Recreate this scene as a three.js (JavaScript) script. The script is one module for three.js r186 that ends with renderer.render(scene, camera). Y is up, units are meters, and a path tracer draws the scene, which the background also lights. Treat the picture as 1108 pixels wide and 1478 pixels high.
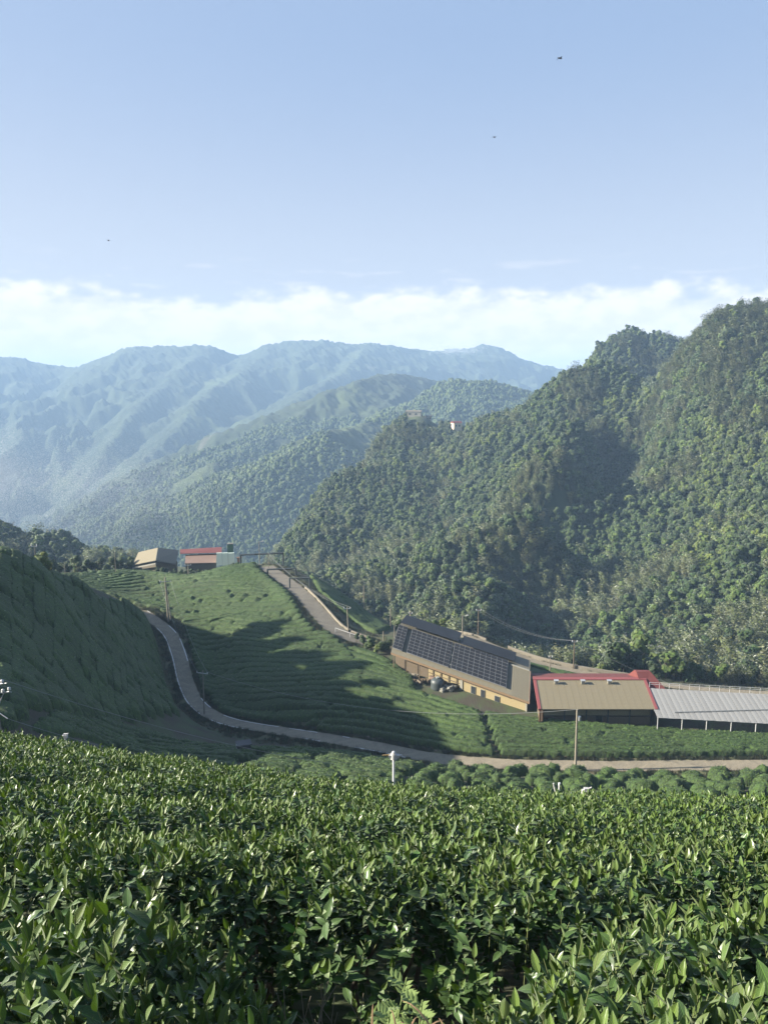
import * as THREE from 'three';
import { mergeGeometries } from 'three/addons/utils/BufferGeometryUtils.js';
import { ImprovedNoise } from 'three/addons/math/ImprovedNoise.js';

// ---------------------------------------------------------------- camera, sky, sun, exposure
const F = 1111, CX = 554, CY = 739, PITCH = Math.atan((739 - 560) / F);
const scene = new THREE.Scene();
const camera = new THREE.PerspectiveCamera(2 * Math.atan(739 / F) * 180 / Math.PI, 1108 / 1478, 0.1, 20000);
camera.position.set(0, 0, 0);
camera.rotation.set(-PITCH, 0, 0);
scene.add(camera);

const renderer = new THREE.WebGLRenderer({ antialias: true });
renderer.setSize(767, 1024);
renderer.toneMapping = THREE.LinearToneMapping;
renderer.toneMappingExposure = 3.5;
renderer.shadowMap.enabled = true;
renderer.shadowMap.type = THREE.PCFSoftShadowMap;

const SUN_EL = 0.42, SUN_AZ = -0.04; // radians above the horizon; ahead of due left
const SUN_DIR = new THREE.Vector3(-Math.cos(SUN_EL) * Math.cos(SUN_AZ), Math.sin(SUN_EL), -Math.cos(SUN_EL) * Math.sin(SUN_AZ)).normalize();
const sun = new THREE.DirectionalLight(new THREE.Color(1.0, 0.92, 0.78), 5.0);
sun.position.copy(SUN_DIR).multiplyScalar(600).add(new THREE.Vector3(0, -40, -150));
sun.target.position.set(0, -40, -150);
sun.castShadow = true;
sun.shadow.mapSize.set(4096, 4096);
Object.assign(sun.shadow.camera, { left: -500, right: 500, top: 300, bottom: -300, near: 1, far: 2000 });
sun.shadow.camera.updateProjectionMatrix();
scene.add(sun, sun.target);

// the air: real haze that far things fade into
scene.fog = new THREE.FogExp2(new THREE.Color(0.45, 0.68, 1.0), 0.00026);

// ---------------------------------------------------------------- small tools
const PN = new ImprovedNoise();
const noise = (x, y = 0, z = 0) => PN.noise(x, y, z);
function fbm(x, y, z = 0, o = 4) { let a = 0.5, s = 0; for (let i = 0; i < o; i++) { s += a * PN.noise(x, y, z); x = x * 2.03 + 17.1; y = y * 2.03 + 5.7; z = z * 2.03 + 3.3; a *= 0.5; } return s; }
function rng(seed) { let s = seed >>> 0; return () => { s = (s + 0x6D2B79F5) | 0; let t = Math.imul(s ^ (s >>> 15), 1 | s); t = (t + Math.imul(t ^ (t >>> 7), 61 | t)) ^ t; return ((t ^ (t >>> 14)) >>> 0) / 4294967296; }; }
const clamp = (x, a, b) => Math.min(b, Math.max(a, x)), lerp = (a, b, t) => a + (b - a) * t;
const sstep = (a, b, x) => { const t = clamp((x - a) / (b - a), 0, 1); return t * t * (3 - 2 * t); };
const V = (x, y, z) => new THREE.Vector3(x, y, z);
const col = (r, g, b) => new THREE.Color().setRGB(r, g, b);

// bearing of a point of the surveyed photograph: sideways and height per metre of forward depth
function bearing(px, py) {
  const u = (px - CX) / F, v = (py - CY) / F, c = Math.cos(PITCH), s = Math.sin(PITCH), k = c - v * s;
  return [u / k, (-v * c - s) / k];
}
function at(px, py, d) { const [U, e] = bearing(px, py); return V(U * d, e * d, -d); }

// ---------------------------------------------------------------- sky: air and a bank of cloud round the horizon
{
  const W = 4096, Hh = 2048, data = new Float32Array(W * Hh * 4);
  const zen = [0.036, 0.069, 0.145], mid = [0.100, 0.139, 0.210], hor = [0.200, 0.216, 0.246];
  for (let j = 0; j < Hh; j++) {
    const el = ((j + 0.5) / Hh - 0.5) * 180;
    const e = Math.max(el, 0);
    for (let i = 0; i < W; i++) {
      const az = ((i + 0.5) / W - 0.5) * 2 * Math.PI;
      const ce = Math.cos(el * Math.PI / 180), dx = Math.cos(az) * ce, dy = Math.sin(el * Math.PI / 180), dz = Math.sin(az) * ce;
      const t1 = sstep(0, 24, e), t2 = sstep(18, 75, e);
      let r = lerp(lerp(hor[0], mid[0], t1), zen[0], t2), g = lerp(lerp(hor[1], mid[1], t1), zen[1], t2), b = lerp(lerp(hor[2], mid[2], t1), zen[2], t2);
      const cs = dx * SUN_DIR.x + dy * SUN_DIR.y + dz * SUN_DIR.z;
      const glow = 0.068 * Math.pow(Math.max(0, (cs + 0.35) / 1.35), 2.5);
      r += glow * 1.0; g += glow * 0.92; b += glow * 0.78;
      if (el > -1 && el < 13) {
        const cx = Math.cos(az), cz = Math.sin(az);
        const big = fbm(cx * 2.6 + 4.2, cz * 2.6 + 1.3, 0.7, 3);
        const top = 6.9 + 2.6 * big + 0.9 * fbm(cx * 7 + 2, cz * 7, 3.1, 3);
        const n = fbm(cx * 17, cz * 17, el * 0.62, 5), n2 = fbm(cx * 46, cz * 46, el * 1.7 + 9, 4);
        const edge = top + n * 2.0 + n2 * 0.9 - el;
        let a = sstep(-0.25, 1.0, edge) * (0.68 + 0.32 * clamp(0.55 + 2.2 * n + 1.6 * n2, 0, 1));
        const wisp = sstep(0.12, 0.42, fbm(cx * 14 + 8, cz * 14, el * 1.9, 4)) * sstep(9.5, 8.0, el) * sstep(5.2, 6.6, el) * 0.30;
        a = Math.max(a, wisp);
        const cr = 0.325 + 0.35 * glow, cg = 0.312 + 0.3 * glow, cb = 0.308 + 0.25 * glow; // one white for all cloud; its thickness varies
        r = lerp(r, cr, a); g = lerp(g, cg, a); b = lerp(b, cb, a);
      }
      const k = (j * W + i) * 4;
      data[k] = r; data[k + 1] = g; data[k + 2] = b; data[k + 3] = 1;
    }
  }
  const tex = new THREE.DataTexture(data, W, Hh, THREE.RGBAFormat, THREE.FloatType);
  tex.mapping = THREE.EquirectangularReflectionMapping; tex.magFilter = THREE.LinearFilter; tex.minFilter = THREE.LinearFilter; tex.colorSpace = THREE.LinearSRGBColorSpace; tex.needsUpdate = true;
  scene.background = tex; scene.environment = tex;
}

// ---------------------------------------------------------------- naming tools
const taken = new Map();
function numbered(n) { const k = taken.get(n) || 0; taken.set(n, k + 1); return k ? `${n}_${String(k).padStart(3, '0')}` : n; }
function shade(o) { o.castShadow = true; o.receiveShadow = true; return o; }
function mesh(name, geo, mat, parent) { const m = shade(new THREE.Mesh(geo, mat)); m.name = parent ? name : numbered(name); (parent || scene).add(m); return m; }
function structure(name, geo, mat) { const m = mesh(name, geo, mat); m.userData.kind = 'structure'; return m; }
function tag(o, label, category, group) { o.userData.label = label; o.userData.category = category; if (group) o.userData.group = group; return o; }
function thing(name, label, category, p, turn = 0, group) { const g = new THREE.Group(); g.name = numbered(name); scene.add(g); g.position.copy(p); g.rotation.y = turn; return tag(g, label, category, group); }
function copyOf(o, p, turn, label, group) { const c = o.clone(); c.name = numbered(o.name.replace(/_\d+$/, '')); c.userData = { ...o.userData }; scene.add(c); c.position.copy(p); c.rotation.y = turn; if (label) c.userData.label = label; if (group) c.userData.group = group; return c; }

// hexahedron from eight corners (bottom four, top four, each counter-clockwise seen from above)
function hexa(c) {
  const f = [[0, 3, 2, 1], [4, 5, 6, 7], [0, 1, 5, 4], [1, 2, 6, 5], [2, 3, 7, 6], [3, 0, 4, 7]], p = [], uv = [];
  for (const [a, b, d, e] of f) { const la = c[a].distanceTo(c[b]), lb = c[b].distanceTo(c[d]); for (const [q, s, t] of [[a, 0, 0], [b, la, 0], [d, la, lb], [a, 0, 0], [d, la, lb], [e, 0, lb]]) { p.push(c[q].x, c[q].y, c[q].z); uv.push(s, t); } }
  const g = new THREE.BufferGeometry(); g.setAttribute('position', new THREE.Float32BufferAttribute(p, 3)); g.setAttribute('uv', new THREE.Float32BufferAttribute(uv, 2)); g.computeVertexNormals(); return g;
}
function box(x0, x1, y0, y1, z0, z1) { return hexa([V(x0, y0, z1), V(x1, y0, z1), V(x1, y0, z0), V(x0, y0, z0), V(x0, y1, z1), V(x1, y1, z1), V(x1, y1, z0), V(x0, y1, z0)]); }
function bar(a, b, r, n = 6, r2 = r) {
  const d = b.clone().sub(a), l = d.length(), g = new THREE.CylinderGeometry(r2, r, l, n, 1);
  g.applyQuaternion(new THREE.Quaternion().setFromUnitVectors(V(0, 1, 0), d.normalize())); const m = a.clone().add(b).multiplyScalar(0.5); g.translate(m.x, m.y, m.z); return g.toNonIndexed();
}
// ---------------------------------------------------------------- the land: survey points (photo bearing, metres away), joined by a thin-plate surface
const SP = [];
const sp = (px, py, d, dy = 0) => { const [U, e] = bearing(px, py); SP.push([U, Math.log(d), e + dy / d]); };
const sy = (px, y, d) => { SP.push([(px - CX) / F / 0.96, Math.log(d), y / d]); };
// the slope we stand on
for (const px of [-900, -200, 554, 1300, 2000]) { sy(px, -1.60, 0.7); }
for (const px of [-200, 554, 1300]) sp(px, 1478, 1.25, -0.82);
sp(0, 1220, 3.1, -0.85); sp(554, 1300, 2.32, -0.85); sp(1108, 1300, 2.3, -0.85); sp(554, 1200, 4.3, -0.85); sp(1108, 1215, 4.1, -0.85);
sp(-100, 1055, 10, -0.85); sp(0, 1065, 10, -0.85); sp(180, 1090, 9.2, -0.85); sp(300, 1112, 8.6, -0.85); sp(554, 1147, 7.5, -0.85); sp(830, 1155, 7.6, -0.85); sp(1108, 1162, 7.8, -0.85); sp(1300, 1166, 8, -0.85);
sy(-400, -10, 20); sy(0, -12.5, 20); sy(300, -13, 20); sy(554, -14, 20); sy(1108, -14.5, 20); sy(1500, -14.5, 20);
sy(-400, -18, 40); sy(0, -24, 40); sy(300, -26, 40); sy(554, -29, 40); sy(1108, -30, 40); sy(1500, -30, 40);
sy(-300, -24, 55); sy(0, -30.5, 57); sy(300, -37, 60); sy(554, -38.5, 60); sy(1108, -40.5, 60); sy(1500, -42, 60);
// the tea below the road
sp(0, 1060, 70); sp(150, 1060, 88); sp(300, 1085, 92); sp(350, 1100, 85); sp(450, 1120, 80); sp(450, 1090, 97); sp(554, 1143, 74); sp(800, 1150, 82); sp(800, 1120, 94); sp(1108, 1152, 80); sp(1108, 1120, 94); sp(600, 1110, 94); sp(1400, 1140, 90);
// the road
const ROAD = [[205, 884, 163], [222, 895, 160], [245, 915, 155], [258, 945, 148], [268, 985, 140], [283, 1015, 133], [310, 1035, 127], [350, 1047, 122], [400, 1055, 117], [450, 1062, 113], [500, 1071, 110], [560, 1082, 107], [620, 1094, 104], [700, 1102, 102], [780, 1106, 101], [860, 1107, 100.5], [950, 1106, 100.5], [1050, 1106, 100.5], [1150, 1106, 100.5], [1300, 1105, 100.5]];
for (const r of ROAD) sp(...r);
// the shaded hill whose crest climbs out of the frame
sp(0, 807, 108); sp(-120, 785, 104); sp(0, 824, 124); sp(-60, 806, 118); sp(60, 840, 131); sp(-300, 712, 104); sy(-190, -18, 148); sy(-190, -26, 172); sy(-300, -11, 140); sp(-520, 660, 104); sp(-900, 640, 100); sp(60, 826, 113); sp(130, 858, 125); sp(205, 893, 145); sp(-120, 900, 88); sp(0, 900, 92); sp(0, 1000, 77); sp(-120, 1000, 72); sp(-400, 1000, 66); sp(120, 900, 115); sp(120, 1000, 97); sp(200, 960, 125); sp(200, 1050, 100);
sy(0, -33, 150); sy(-300, -40, 220); sy(-700, -20, 170); sy(-700, -45, 240); sy(130, -44, 165);
// the sunlit tea hill and the lane over it
sp(150, 836, 198); sp(200, 829, 205); sp(190, 860, 180); sp(330, 822, 188); sp(250, 833, 198); sp(290, 837, 200); sp(260, 870, 172); sp(330, 880, 165); sp(330, 940, 148); sp(330, 1000, 134); sp(400, 850, 172); sp(380, 822, 188); sp(400, 900, 155); sp(440, 960, 138); sp(400, 1020, 124);
sp(520, 940, 142); sp(520, 1000, 125); sp(520, 1060, 112);
sp(270, 829, 222); sp(200, 826, 222); sp(340, 822, 218); sy(270, -62, 260); sy(100, -58, 240); sy(410, -56, 218); sy(0, -52, 215);
const LANE = [[385, 818, 189], [400, 830, 181], [420, 845, 173], [440, 862, 165], [460, 885, 158], [482, 908, 151.5], [500, 918, 149], [530, 928, 147]];
for (const r of LANE) sp(...r);
sp(500, 880, 165); sp(540, 905, 160); sp(470, 845, 185); sp(445, 832, 192); sp(570, 921, 150);
sy(470, -66, 215); sy(520, -75, 215); sy(600, -78, 215); sy(560, -88, 260); sy(450, -82, 300); sy(380, -80, 300);
// the terrace of the barns and the field in front
sp(765, 1029, 118); sp(580, 972, 133); sp(600, 1040, 115); sp(690, 1060, 110); sp(850, 1043, 114); sp(850, 1085, 104); sp(1050, 1052, 112); sp(1050, 1085, 104); sp(1200, 1062, 108); sp(745, 1085, 105);
sp(660, 915, 152); sp(740, 946, 148); sp(845, 972, 142); sp(950, 988, 138); sp(1108, 1002, 135); sp(1300, 1010, 132);
sy(700, -72, 186); sy(730, -90, 225); sy(820, -82, 210); sy(900, -70, 182); sy(1108, -66, 174); sy(1400, -60, 170); sy(640, -74, 210);
// the wooded mountain
sp(1108, 900, 212); sp(1108, 800, 258); sp(1108, 700, 318); sp(1108, 600, 368); sp(1108, 500, 418, -8); sp(1085, 438, 450, -15); sp(1160, 402, 465, -15); sp(1300, 340, 500, -12); sp(1300, 600, 330); sp(1300, 850, 210);
sp(1040, 466, 458, -10); sp(1000, 492, 468, -9); sp(1000, 600, 416); sp(1000, 700, 365); sp(1000, 800, 308); sp(1000, 900, 240); sp(900, 820, 332); sp(880, 900, 262); sp(945, 650, 432);
sp(965, 518, 484, -12); sp(935, 600, 478, -10); sp(893, 690, 452, -11); sp(850, 730, 424, -10); sp(790, 800, 366, -8); sp(760, 880, 302); sp(742, 925, 258);
sp(815, 551, 540); sp(832, 630, 448, 5); sp(800, 695, 380, 5); sp(755, 765, 322, 3); sp(715, 850, 268); sp(690, 905, 238); sp(895, 560, 520, -12); sp(930, 545, 512, -14); sp(865, 537, 560, -2); sp(875, 620, 486, -8);
sp(770, 584, 580); sp(735, 609, 610); sp(690, 625, 640); sp(640, 619, 680); sp(590, 613, 720); sp(545, 643, 650); sp(480, 695, 560); sp(430, 773, 460); sp(405, 808, 430);
sp(740, 680, 490); sp(700, 740, 425); sp(650, 700, 520); sp(600, 680, 600); sp(650, 800, 360); sp(600, 870, 295); sp(560, 760, 440); sp(520, 820, 370); sp(500, 750, 480); sp(470, 830, 380);
sy(1108, 30, 560); sy(1300, 40, 650); sy(960, -8, 570); sy(860, -30, 630); sy(770, -60, 700); sy(690, -75, 760); sy(640, -80, 800); sy(545, -115, 760); sy(480, -135, 680); sy(420, -150, 600); sy(370, -140, 520);
sp(905, 490, 720); sp(850, 532, 700); sp(960, 493, 740); sy(1010, 22, 760); sy(905, -20, 900);
// the hazy wooded hill down the valley
sp(0, 772, 420); sp(60, 771, 420); sp(110, 787, 400); sp(160, 802, 380); sp(195, 814, 360); sp(-200, 735, 420); sy(250, -97, 360); sy(100, -88, 300); sy(60, -150, 560); sy(200, -160, 560); sy(300, -150, 450); sy(-200, -140, 600);
sy(-400, -250, 900); sy(0, -260, 900); sy(300, -240, 900); sy(500, -215, 900); sy(700, -150, 900); sy(1108, 0, 900); sy(1400, 20, 900);

let TPS;
{
  const n = SP.length, N = n + 3, A = [], phi = (r2) => r2 > 1e-12 ? r2 * Math.log(r2) : 0;
  for (let i = 0; i < N; i++) A.push(new Float64Array(N + 1));
  for (let i = 0; i < n; i++) {
    for (let j = 0; j < n; j++) A[i][j] = phi((SP[i][0] - SP[j][0]) ** 2 + (SP[i][1] - SP[j][1]) ** 2);
    A[i][i] += 2e-5; A[i][n] = A[n][i] = 1; A[i][n + 1] = A[n + 1][i] = SP[i][0]; A[i][n + 2] = A[n + 2][i] = SP[i][1]; A[i][N] = SP[i][2];
  }
  for (let c = 0; c < N; c++) {
    let b = c; for (let r = c + 1; r < N; r++) if (Math.abs(A[r][c]) > Math.abs(A[b][c])) b = r;
    [A[c], A[b]] = [A[b], A[c]];
    for (let r = c + 1; r < N; r++) { const f = A[r][c] / A[c][c]; if (f) for (let k = c; k <= N; k++) A[r][k] -= f * A[c][k]; }
  }
  const w = new Float64Array(N);
  for (let r = N - 1; r >= 0; r--) { let s = A[r][N]; for (let k = r + 1; k < N; k++) s -= A[r][k] * w[k]; w[r] = s / A[r][r]; }
  const X = Float64Array.from(SP, (p) => p[0]), Y = Float64Array.from(SP, (p) => p[1]);
  TPS = (U, L) => { let s = w[n] + w[n + 1] * U + w[n + 2] * L; for (let i = 0; i < n; i++) { const a = U - X[i], b = L - Y[i], r = a * a + b * b; if (r > 1e-12) s += w[i] * r * Math.log(r); } return s; };
}

// far ranges: crest lines with flanks that fall away
const RIDGES = [
  [0.62, [[520, 660, 1250], [560, 622, 1300], [590, 590, 1350], [640, 551, 1400], [700, 555, 1420], [745, 563, 1440], [790, 578, 1450], [860, 600, 1480]]],
  [0.55, [[700, 560, 2100], [540, 540, 1750], [500, 551, 1650], [460, 567, 1600], [420, 602, 1500], [370, 637, 1400], [320, 668, 1300], [270, 722, 1200], [225, 772, 1120]]],
  [0.60, [[560, 600, 1280], [510, 614, 1200], [455, 626, 1100], [390, 667, 1020], [323, 717, 950], [262, 782, 900]]],
  [0.50, [[-300, 500, 3300], [-100, 508, 3200], [0, 516, 3150], [60, 522, 3150], [100, 527, 3150], [140, 521, 3100], [200, 504, 3000], [250, 499, 3000], [310, 501, 3000], [335, 513, 3000], [365, 516, 3000], [388, 496, 3000], [440, 492, 3000], [520, 496, 3050], [600, 507, 3150], [650, 507, 3250], [700, 501, 3300], [740, 517, 3300], [790, 528, 3400], [830, 546, 3500], [900, 560, 3600], [1100, 560, 3800]]],
  [0.62, [[310, 501, 3000], [270, 532, 2700], [215, 583, 2400], [160, 643, 2100], [110, 703, 1900], [60, 762, 1700]]],
  [0.62, [[388, 497, 3000], [340, 542, 2600], [290, 583, 2300], [240, 643, 2000], [190, 692, 1800], [130, 742, 1600], [80, 782, 1450]]],
  [0.62, [[520, 497, 3000], [480, 540, 2600], [430, 565, 2300], [390, 600, 2050], [340, 640, 1850], [280, 700, 1650], [200, 750, 1450]]],
  [0.60, [[140, 521, 3100], [90, 562, 2800], [40, 612, 2450], [0, 652, 2200], [-80, 700, 1900]]],
].map(([k, pts]) => [k, pts.map((p) => at(...p))]);
function farLand(x, z) {
  const d = -z, q = d / 1500;
  const wx = x + 60 * q * fbm(x / (420 * q), z / (420 * q), 2.2, 3), wz = z + 60 * q * fbm(x / (420 * q), z / (420 * q), 8.2, 3);
  let h = -330;
  const gully = 1 + 0.55 * Math.abs(fbm(x / 170, z / 170, 5.5, 3)) * 2 - 0.22;
  for (const [k, pts] of RIDGES) {
    let best = -1e9;
    for (let i = 0; i + 1 < pts.length; i++) {
      const a = pts[i], b = pts[i + 1], ex = b.x - a.x, ez = b.z - a.z, t = clamp(((wx - a.x) * ex + (wz - a.z) * ez) / (ex * ex + ez * ez), 0, 1);
      const D = Math.hypot(wx - a.x - ex * t, wz - a.z - ez * t), y = a.y + (b.y - a.y) * t - k * gully * D * (D / (D + 14 * q)); if (y > best) best = y;
    }
    const s = 10 * q, m = Math.max(h, best), t = Math.max(0, s - Math.abs(h - best)) / s; h = m + t * t * s * 0.25;
  }
  return h;
}
function rawLand(x, z) {
  const d = Math.max(-z, 0.6), U = x / d;
  const w = sstep(800, 1000, d);
  let y = 0;
  if (w < 1) { const dd = Math.min(d, 950); y = TPS(clamp(U, -1.7, 1.7), Math.log(dd)) * dd; }
  if (w > 0) y = lerp(y, farLand(x, z), w);
  if (d > 190) { // spurs and gullies down the mountainside, and the uneven canopy of the far woods
    const k = sstep(200, 340, d), q = Math.max(1, d / 480), wx = x + 26 * q * fbm(x / (90 * q), z / (90 * q), 3.3, 2);
    y += k * q * (1 - 0.66 * sstep(700, 1100, d)) * (15 * (0.22 - Math.abs(noise(wx / (58 * q), z / (270 * q), 5.1))) + 5 * (0.2 - Math.abs(noise(wx / (23 * q), z / (90 * q), 2.1))) + 6 * fbm(x / 62, z / 62, 1.1, 3));
    if (d > 860) { const g = sstep(860, 1000, d) * (0.6 + d * 0.0006); y += g * (6.5 * (0.25 - Math.abs(noise(x / 11, z / 11, 1.7))) + 5 * (0.25 - Math.abs(noise(x / 23, z / 23, 6.7)))); }
  }
  return y;
}
// roads, cut level into the land
function smoothLine(pts, step = 1.2) {
  const c = new THREE.CatmullRomCurve3(pts.map((p) => at(...p)), false, 'centripetal'), n = Math.ceil(c.getLength() / step); return c.getSpacedPoints(n);
}
const TRACK = [[600, 897, 166], [650, 908, 156], [690, 922, 152], [735, 936, 149], [790, 954, 145], [845, 971, 142], [900, 981, 140], [980, 992, 137], [1108, 1001, 135], [1250, 1008, 133]];
const roads = [{ pts: smoothLine(ROAD), half: 1.5, name: 'road' }, { pts: smoothLine(LANE), half: 1.9, name: 'lane' }, { pts: smoothLine(TRACK), half: 1.2, name: 'track' }];
for (const r of roads) { for (const p of r.pts) p.y = rawLand(p.x, p.z); for (let k = 0; k < 8; k++) { const y = r.pts.map((p) => p.y); for (let i = 1; i + 1 < y.length; i++) r.pts[i].y = (y[i - 1] + y[i] + y[i + 1]) / 3; } r.box = new THREE.Box3().setFromPoints(r.pts).expandByScalar(9); }
function nearRoad(r, x, z) {
  if (x < r.box.min.x || x > r.box.max.x || z < r.box.min.z || z > r.box.max.z) return null;
  let bd = 1e9, by = 0, p = r.pts;
  for (let i = 0; i + 1 < p.length; i++) {
    const a = p[i], b = p[i + 1], ex = b.x - a.x, ez = b.z - a.z, t = clamp(((x - a.x) * ex + (z - a.z) * ez) / (ex * ex + ez * ez), 0, 1), D = (x - a.x - ex * t) ** 2 + (z - a.z - ez * t) ** 2;
    if (D < bd) { bd = D; by = a.y + (b.y - a.y) * t; }
  }
  return [Math.sqrt(bd), by];
}
function roadDistance(x, z) { let m = 99; for (const r of roads) { const q = nearRoad(r, x, z); if (q) m = Math.min(m, q[0] - r.half); } return m; }
function land(x, z) {
  let y = rawLand(x, z);
  for (const r of roads) { const q = nearRoad(r, x, z); if (q) y = lerp(q[1], y, sstep(r.half + 1.2, r.half + 4.5, q[0])); }
  return y;
}
const onLand = (px, py, d, dy = 0) => { const p = at(px, py, d); p.y = land(p.x, p.z) + dy; return p; };

// sheets of land share their edge vertices
{
  const Us = []; for (let u = -1.7; u < -0.6; u += 0.03) Us.push(u); for (let u = -0.6; u <= 0.6; u += 0.0027) Us.push(u); for (let u = 0.63; u <= 1.7; u += 0.03) Us.push(u);
  const range = (a, b, s) => { const o = [], n = Math.ceil(Math.log(b / a) / s); for (let i = 0; i <= n; i++) o.push(a * (b / a) ** (i / n)); return o; };
  function sheet(name, ds, paint, mat) {
    const pos = new Float32Array(Us.length * ds.length * 3), c = new Float32Array(pos.length), uv = new Float32Array(Us.length * ds.length * 2), idx = [];
    let k = 0;
    for (const d of ds) for (const u of Us) { const x = u * d, z = -d, y = land(x, z); pos[k * 3] = x; pos[k * 3 + 1] = y; pos[k * 3 + 2] = z; uv[k * 2] = x / 6; uv[k * 2 + 1] = z / 6; const q = paint(x, y, z, d, u); c[k * 3] = q[0]; c[k * 3 + 1] = q[1]; c[k * 3 + 2] = q[2]; k++; }
    const w = Us.length;
    for (let j = 0; j + 1 < ds.length; j++) for (let i = 0; i + 1 < w; i++) { const a = j * w + i; idx.push(a, a + 1, a + w, a + 1, a + w + 1, a + w); }
    const g = new THREE.BufferGeometry(); g.setAttribute('position', new THREE.BufferAttribute(pos, 3)); g.setAttribute('color', new THREE.BufferAttribute(c, 3)); g.setAttribute('uv', new THREE.BufferAttribute(uv, 2)); g.setIndex(idx); g.computeVertexNormals();
    return structure(name, g, mat);
  }
  const S = 256, bump = new Uint8Array(S * S * 4);
  for (let j = 0; j < S; j++) for (let i = 0; i < S; i++) { const a = i / S * Math.PI * 2, b = j / S * Math.PI * 2; const v = 128 + 150 * fbm(Math.cos(a) * 5 + Math.cos(b) * 5, Math.sin(a) * 5 + 3, Math.sin(b) * 5, 5); bump.set([v, v, v, 255], (j * S + i) * 4); }
  const bt = new THREE.DataTexture(bump, S, S); bt.wrapS = bt.wrapT = THREE.RepeatWrapping; bt.magFilter = THREE.LinearFilter; bt.needsUpdate = true;
  const soil = new THREE.MeshStandardMaterial({ vertexColors: true, roughness: 0.95, bumpMap: bt, bumpScale: 0.12 }); soil.name = 'soil';
  const wood = new THREE.MeshStandardMaterial({ vertexColors: true, roughness: 1.0 }); wood.name = 'forest_floor';
  const mix3 = (a, b, t) => [lerp(a[0], b[0], t), lerp(a[1], b[1], t), lerp(a[2], b[2], t)];
  const nearDs = [...range(0.6, 30, 0.05), ...range(30, 70, 0.025).slice(1), ...range(70, 235, 0.0075).slice(1)];
  sheet('ground', nearDs, (x, y, z, d) => {
    const n = fbm(x / 3.1, z / 3.1, 0.3, 4), n2 = fbm(x / 0.9, z / 0.9, 4.3, 3);
    let c = mix3([0.045, 0.036, 0.022], [0.048, 0.068, 0.022], clamp(0.4 + n * 1.8 + n2 * 1.4, 0, 1));
    const e = roadDistance(x, z);
    const verge = sstep(3.2, 0.3, e + n2 * 1.8);
    c = mix3(c, mix3([0.075, 0.095, 0.030], [0.16, 0.125, 0.075], clamp(0.35 + 1.8 * n2 + n, 0, 1)), verge * 0.9);
    return c;
  }, soil);
  sheet('forest_hillside', range(235, 900, 0.0085), (x, y, z, d) => { const n = fbm(x / 30, z / 30, 0.9, 4); return mix3([0.022, 0.036, 0.014], [0.050, 0.066, 0.020], clamp(0.5 + n * 1.5, 0, 1)); }, wood);
  sheet('far_mountains', range(900, 5200, 0.0045), (x, y, z, d) => {
    const q = d / 1500, n = fbm(x / (60 * q), z / (60 * q), 0.9, 4), n2 = fbm(x / 210, z / 210, 3.9, 3), n3 = fbm(x / 12, z / 12, 7.9, 3);
    let c = mix3([0.013, 0.024, 0.010], [0.032, 0.046, 0.014], clamp(0.45 + n * 1.1 + n3 * 1.2, 0, 1));
    c = mix3(c, [0.055, 0.074, 0.022], sstep(0.20, 0.30, n2) * 0.6);
    c = mix3(c, [0.09, 0.085, 0.06], sstep(0.32, 0.38, fbm(x / 95, z / 60, 11.9, 3)) * 0.7);
    return c;
  }, wood);
  // the ground goes on uphill behind the viewer
  const g = new THREE.PlaneGeometry(60, 22, 30, 11).rotateX(-Math.PI / 2).translate(0, 0, 10.4), p = g.attributes.position;
  for (let i = 0; i < p.count; i++) { const x = p.getX(i), z = p.getZ(i); p.setY(i, z < -0.5 ? -1.63 : -1.5 + z * 0.42 + 0.2 * noise(x / 3, z / 3)); }
  g.computeVertexNormals(); const cc = new Float32Array(p.count * 3); for (let i = 0; i < p.count; i++) { const x = p.getX(i), z = p.getZ(i); cc.set(mix3([0.045, 0.036, 0.022], [0.048, 0.068, 0.022], clamp(0.5 + fbm(x / 3.1, z / 3.1, 0.3, 4) * 1.8 + fbm(x / 0.9, z / 0.9, 4.3, 3) * 1.4, 0, 1)), i * 3); } g.setAttribute('color', new THREE.BufferAttribute(cc, 3));
  structure('ground', g, soil);
}

// how high the land in front rises, by bearing: what lies lower than this is hidden from the near slope
const skyline = (() => { const NU = 260, K = 330, t = new Float32Array(NU * K); for (let i = 0; i < NU; i++) { const u = -0.66 + 1.4 * i / (NU - 1); let m = -9; for (let k = 0; k < K; k++) { const d = 60 * Math.exp(k * 0.0125); m = Math.max(m, rawLand(u * d, -d) / d); t[i * K + k] = m; } } return (x, z, y) => { const d = -z, i = clamp(Math.round((x / d + 0.66) / 1.4 * (NU - 1)), 0, NU - 1), k = clamp(Math.floor(Math.log(d * 0.97 / 60) / 0.0125), 0, K - 1); return y / d > t[i * K + k] - 0.004; }; })();
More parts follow.
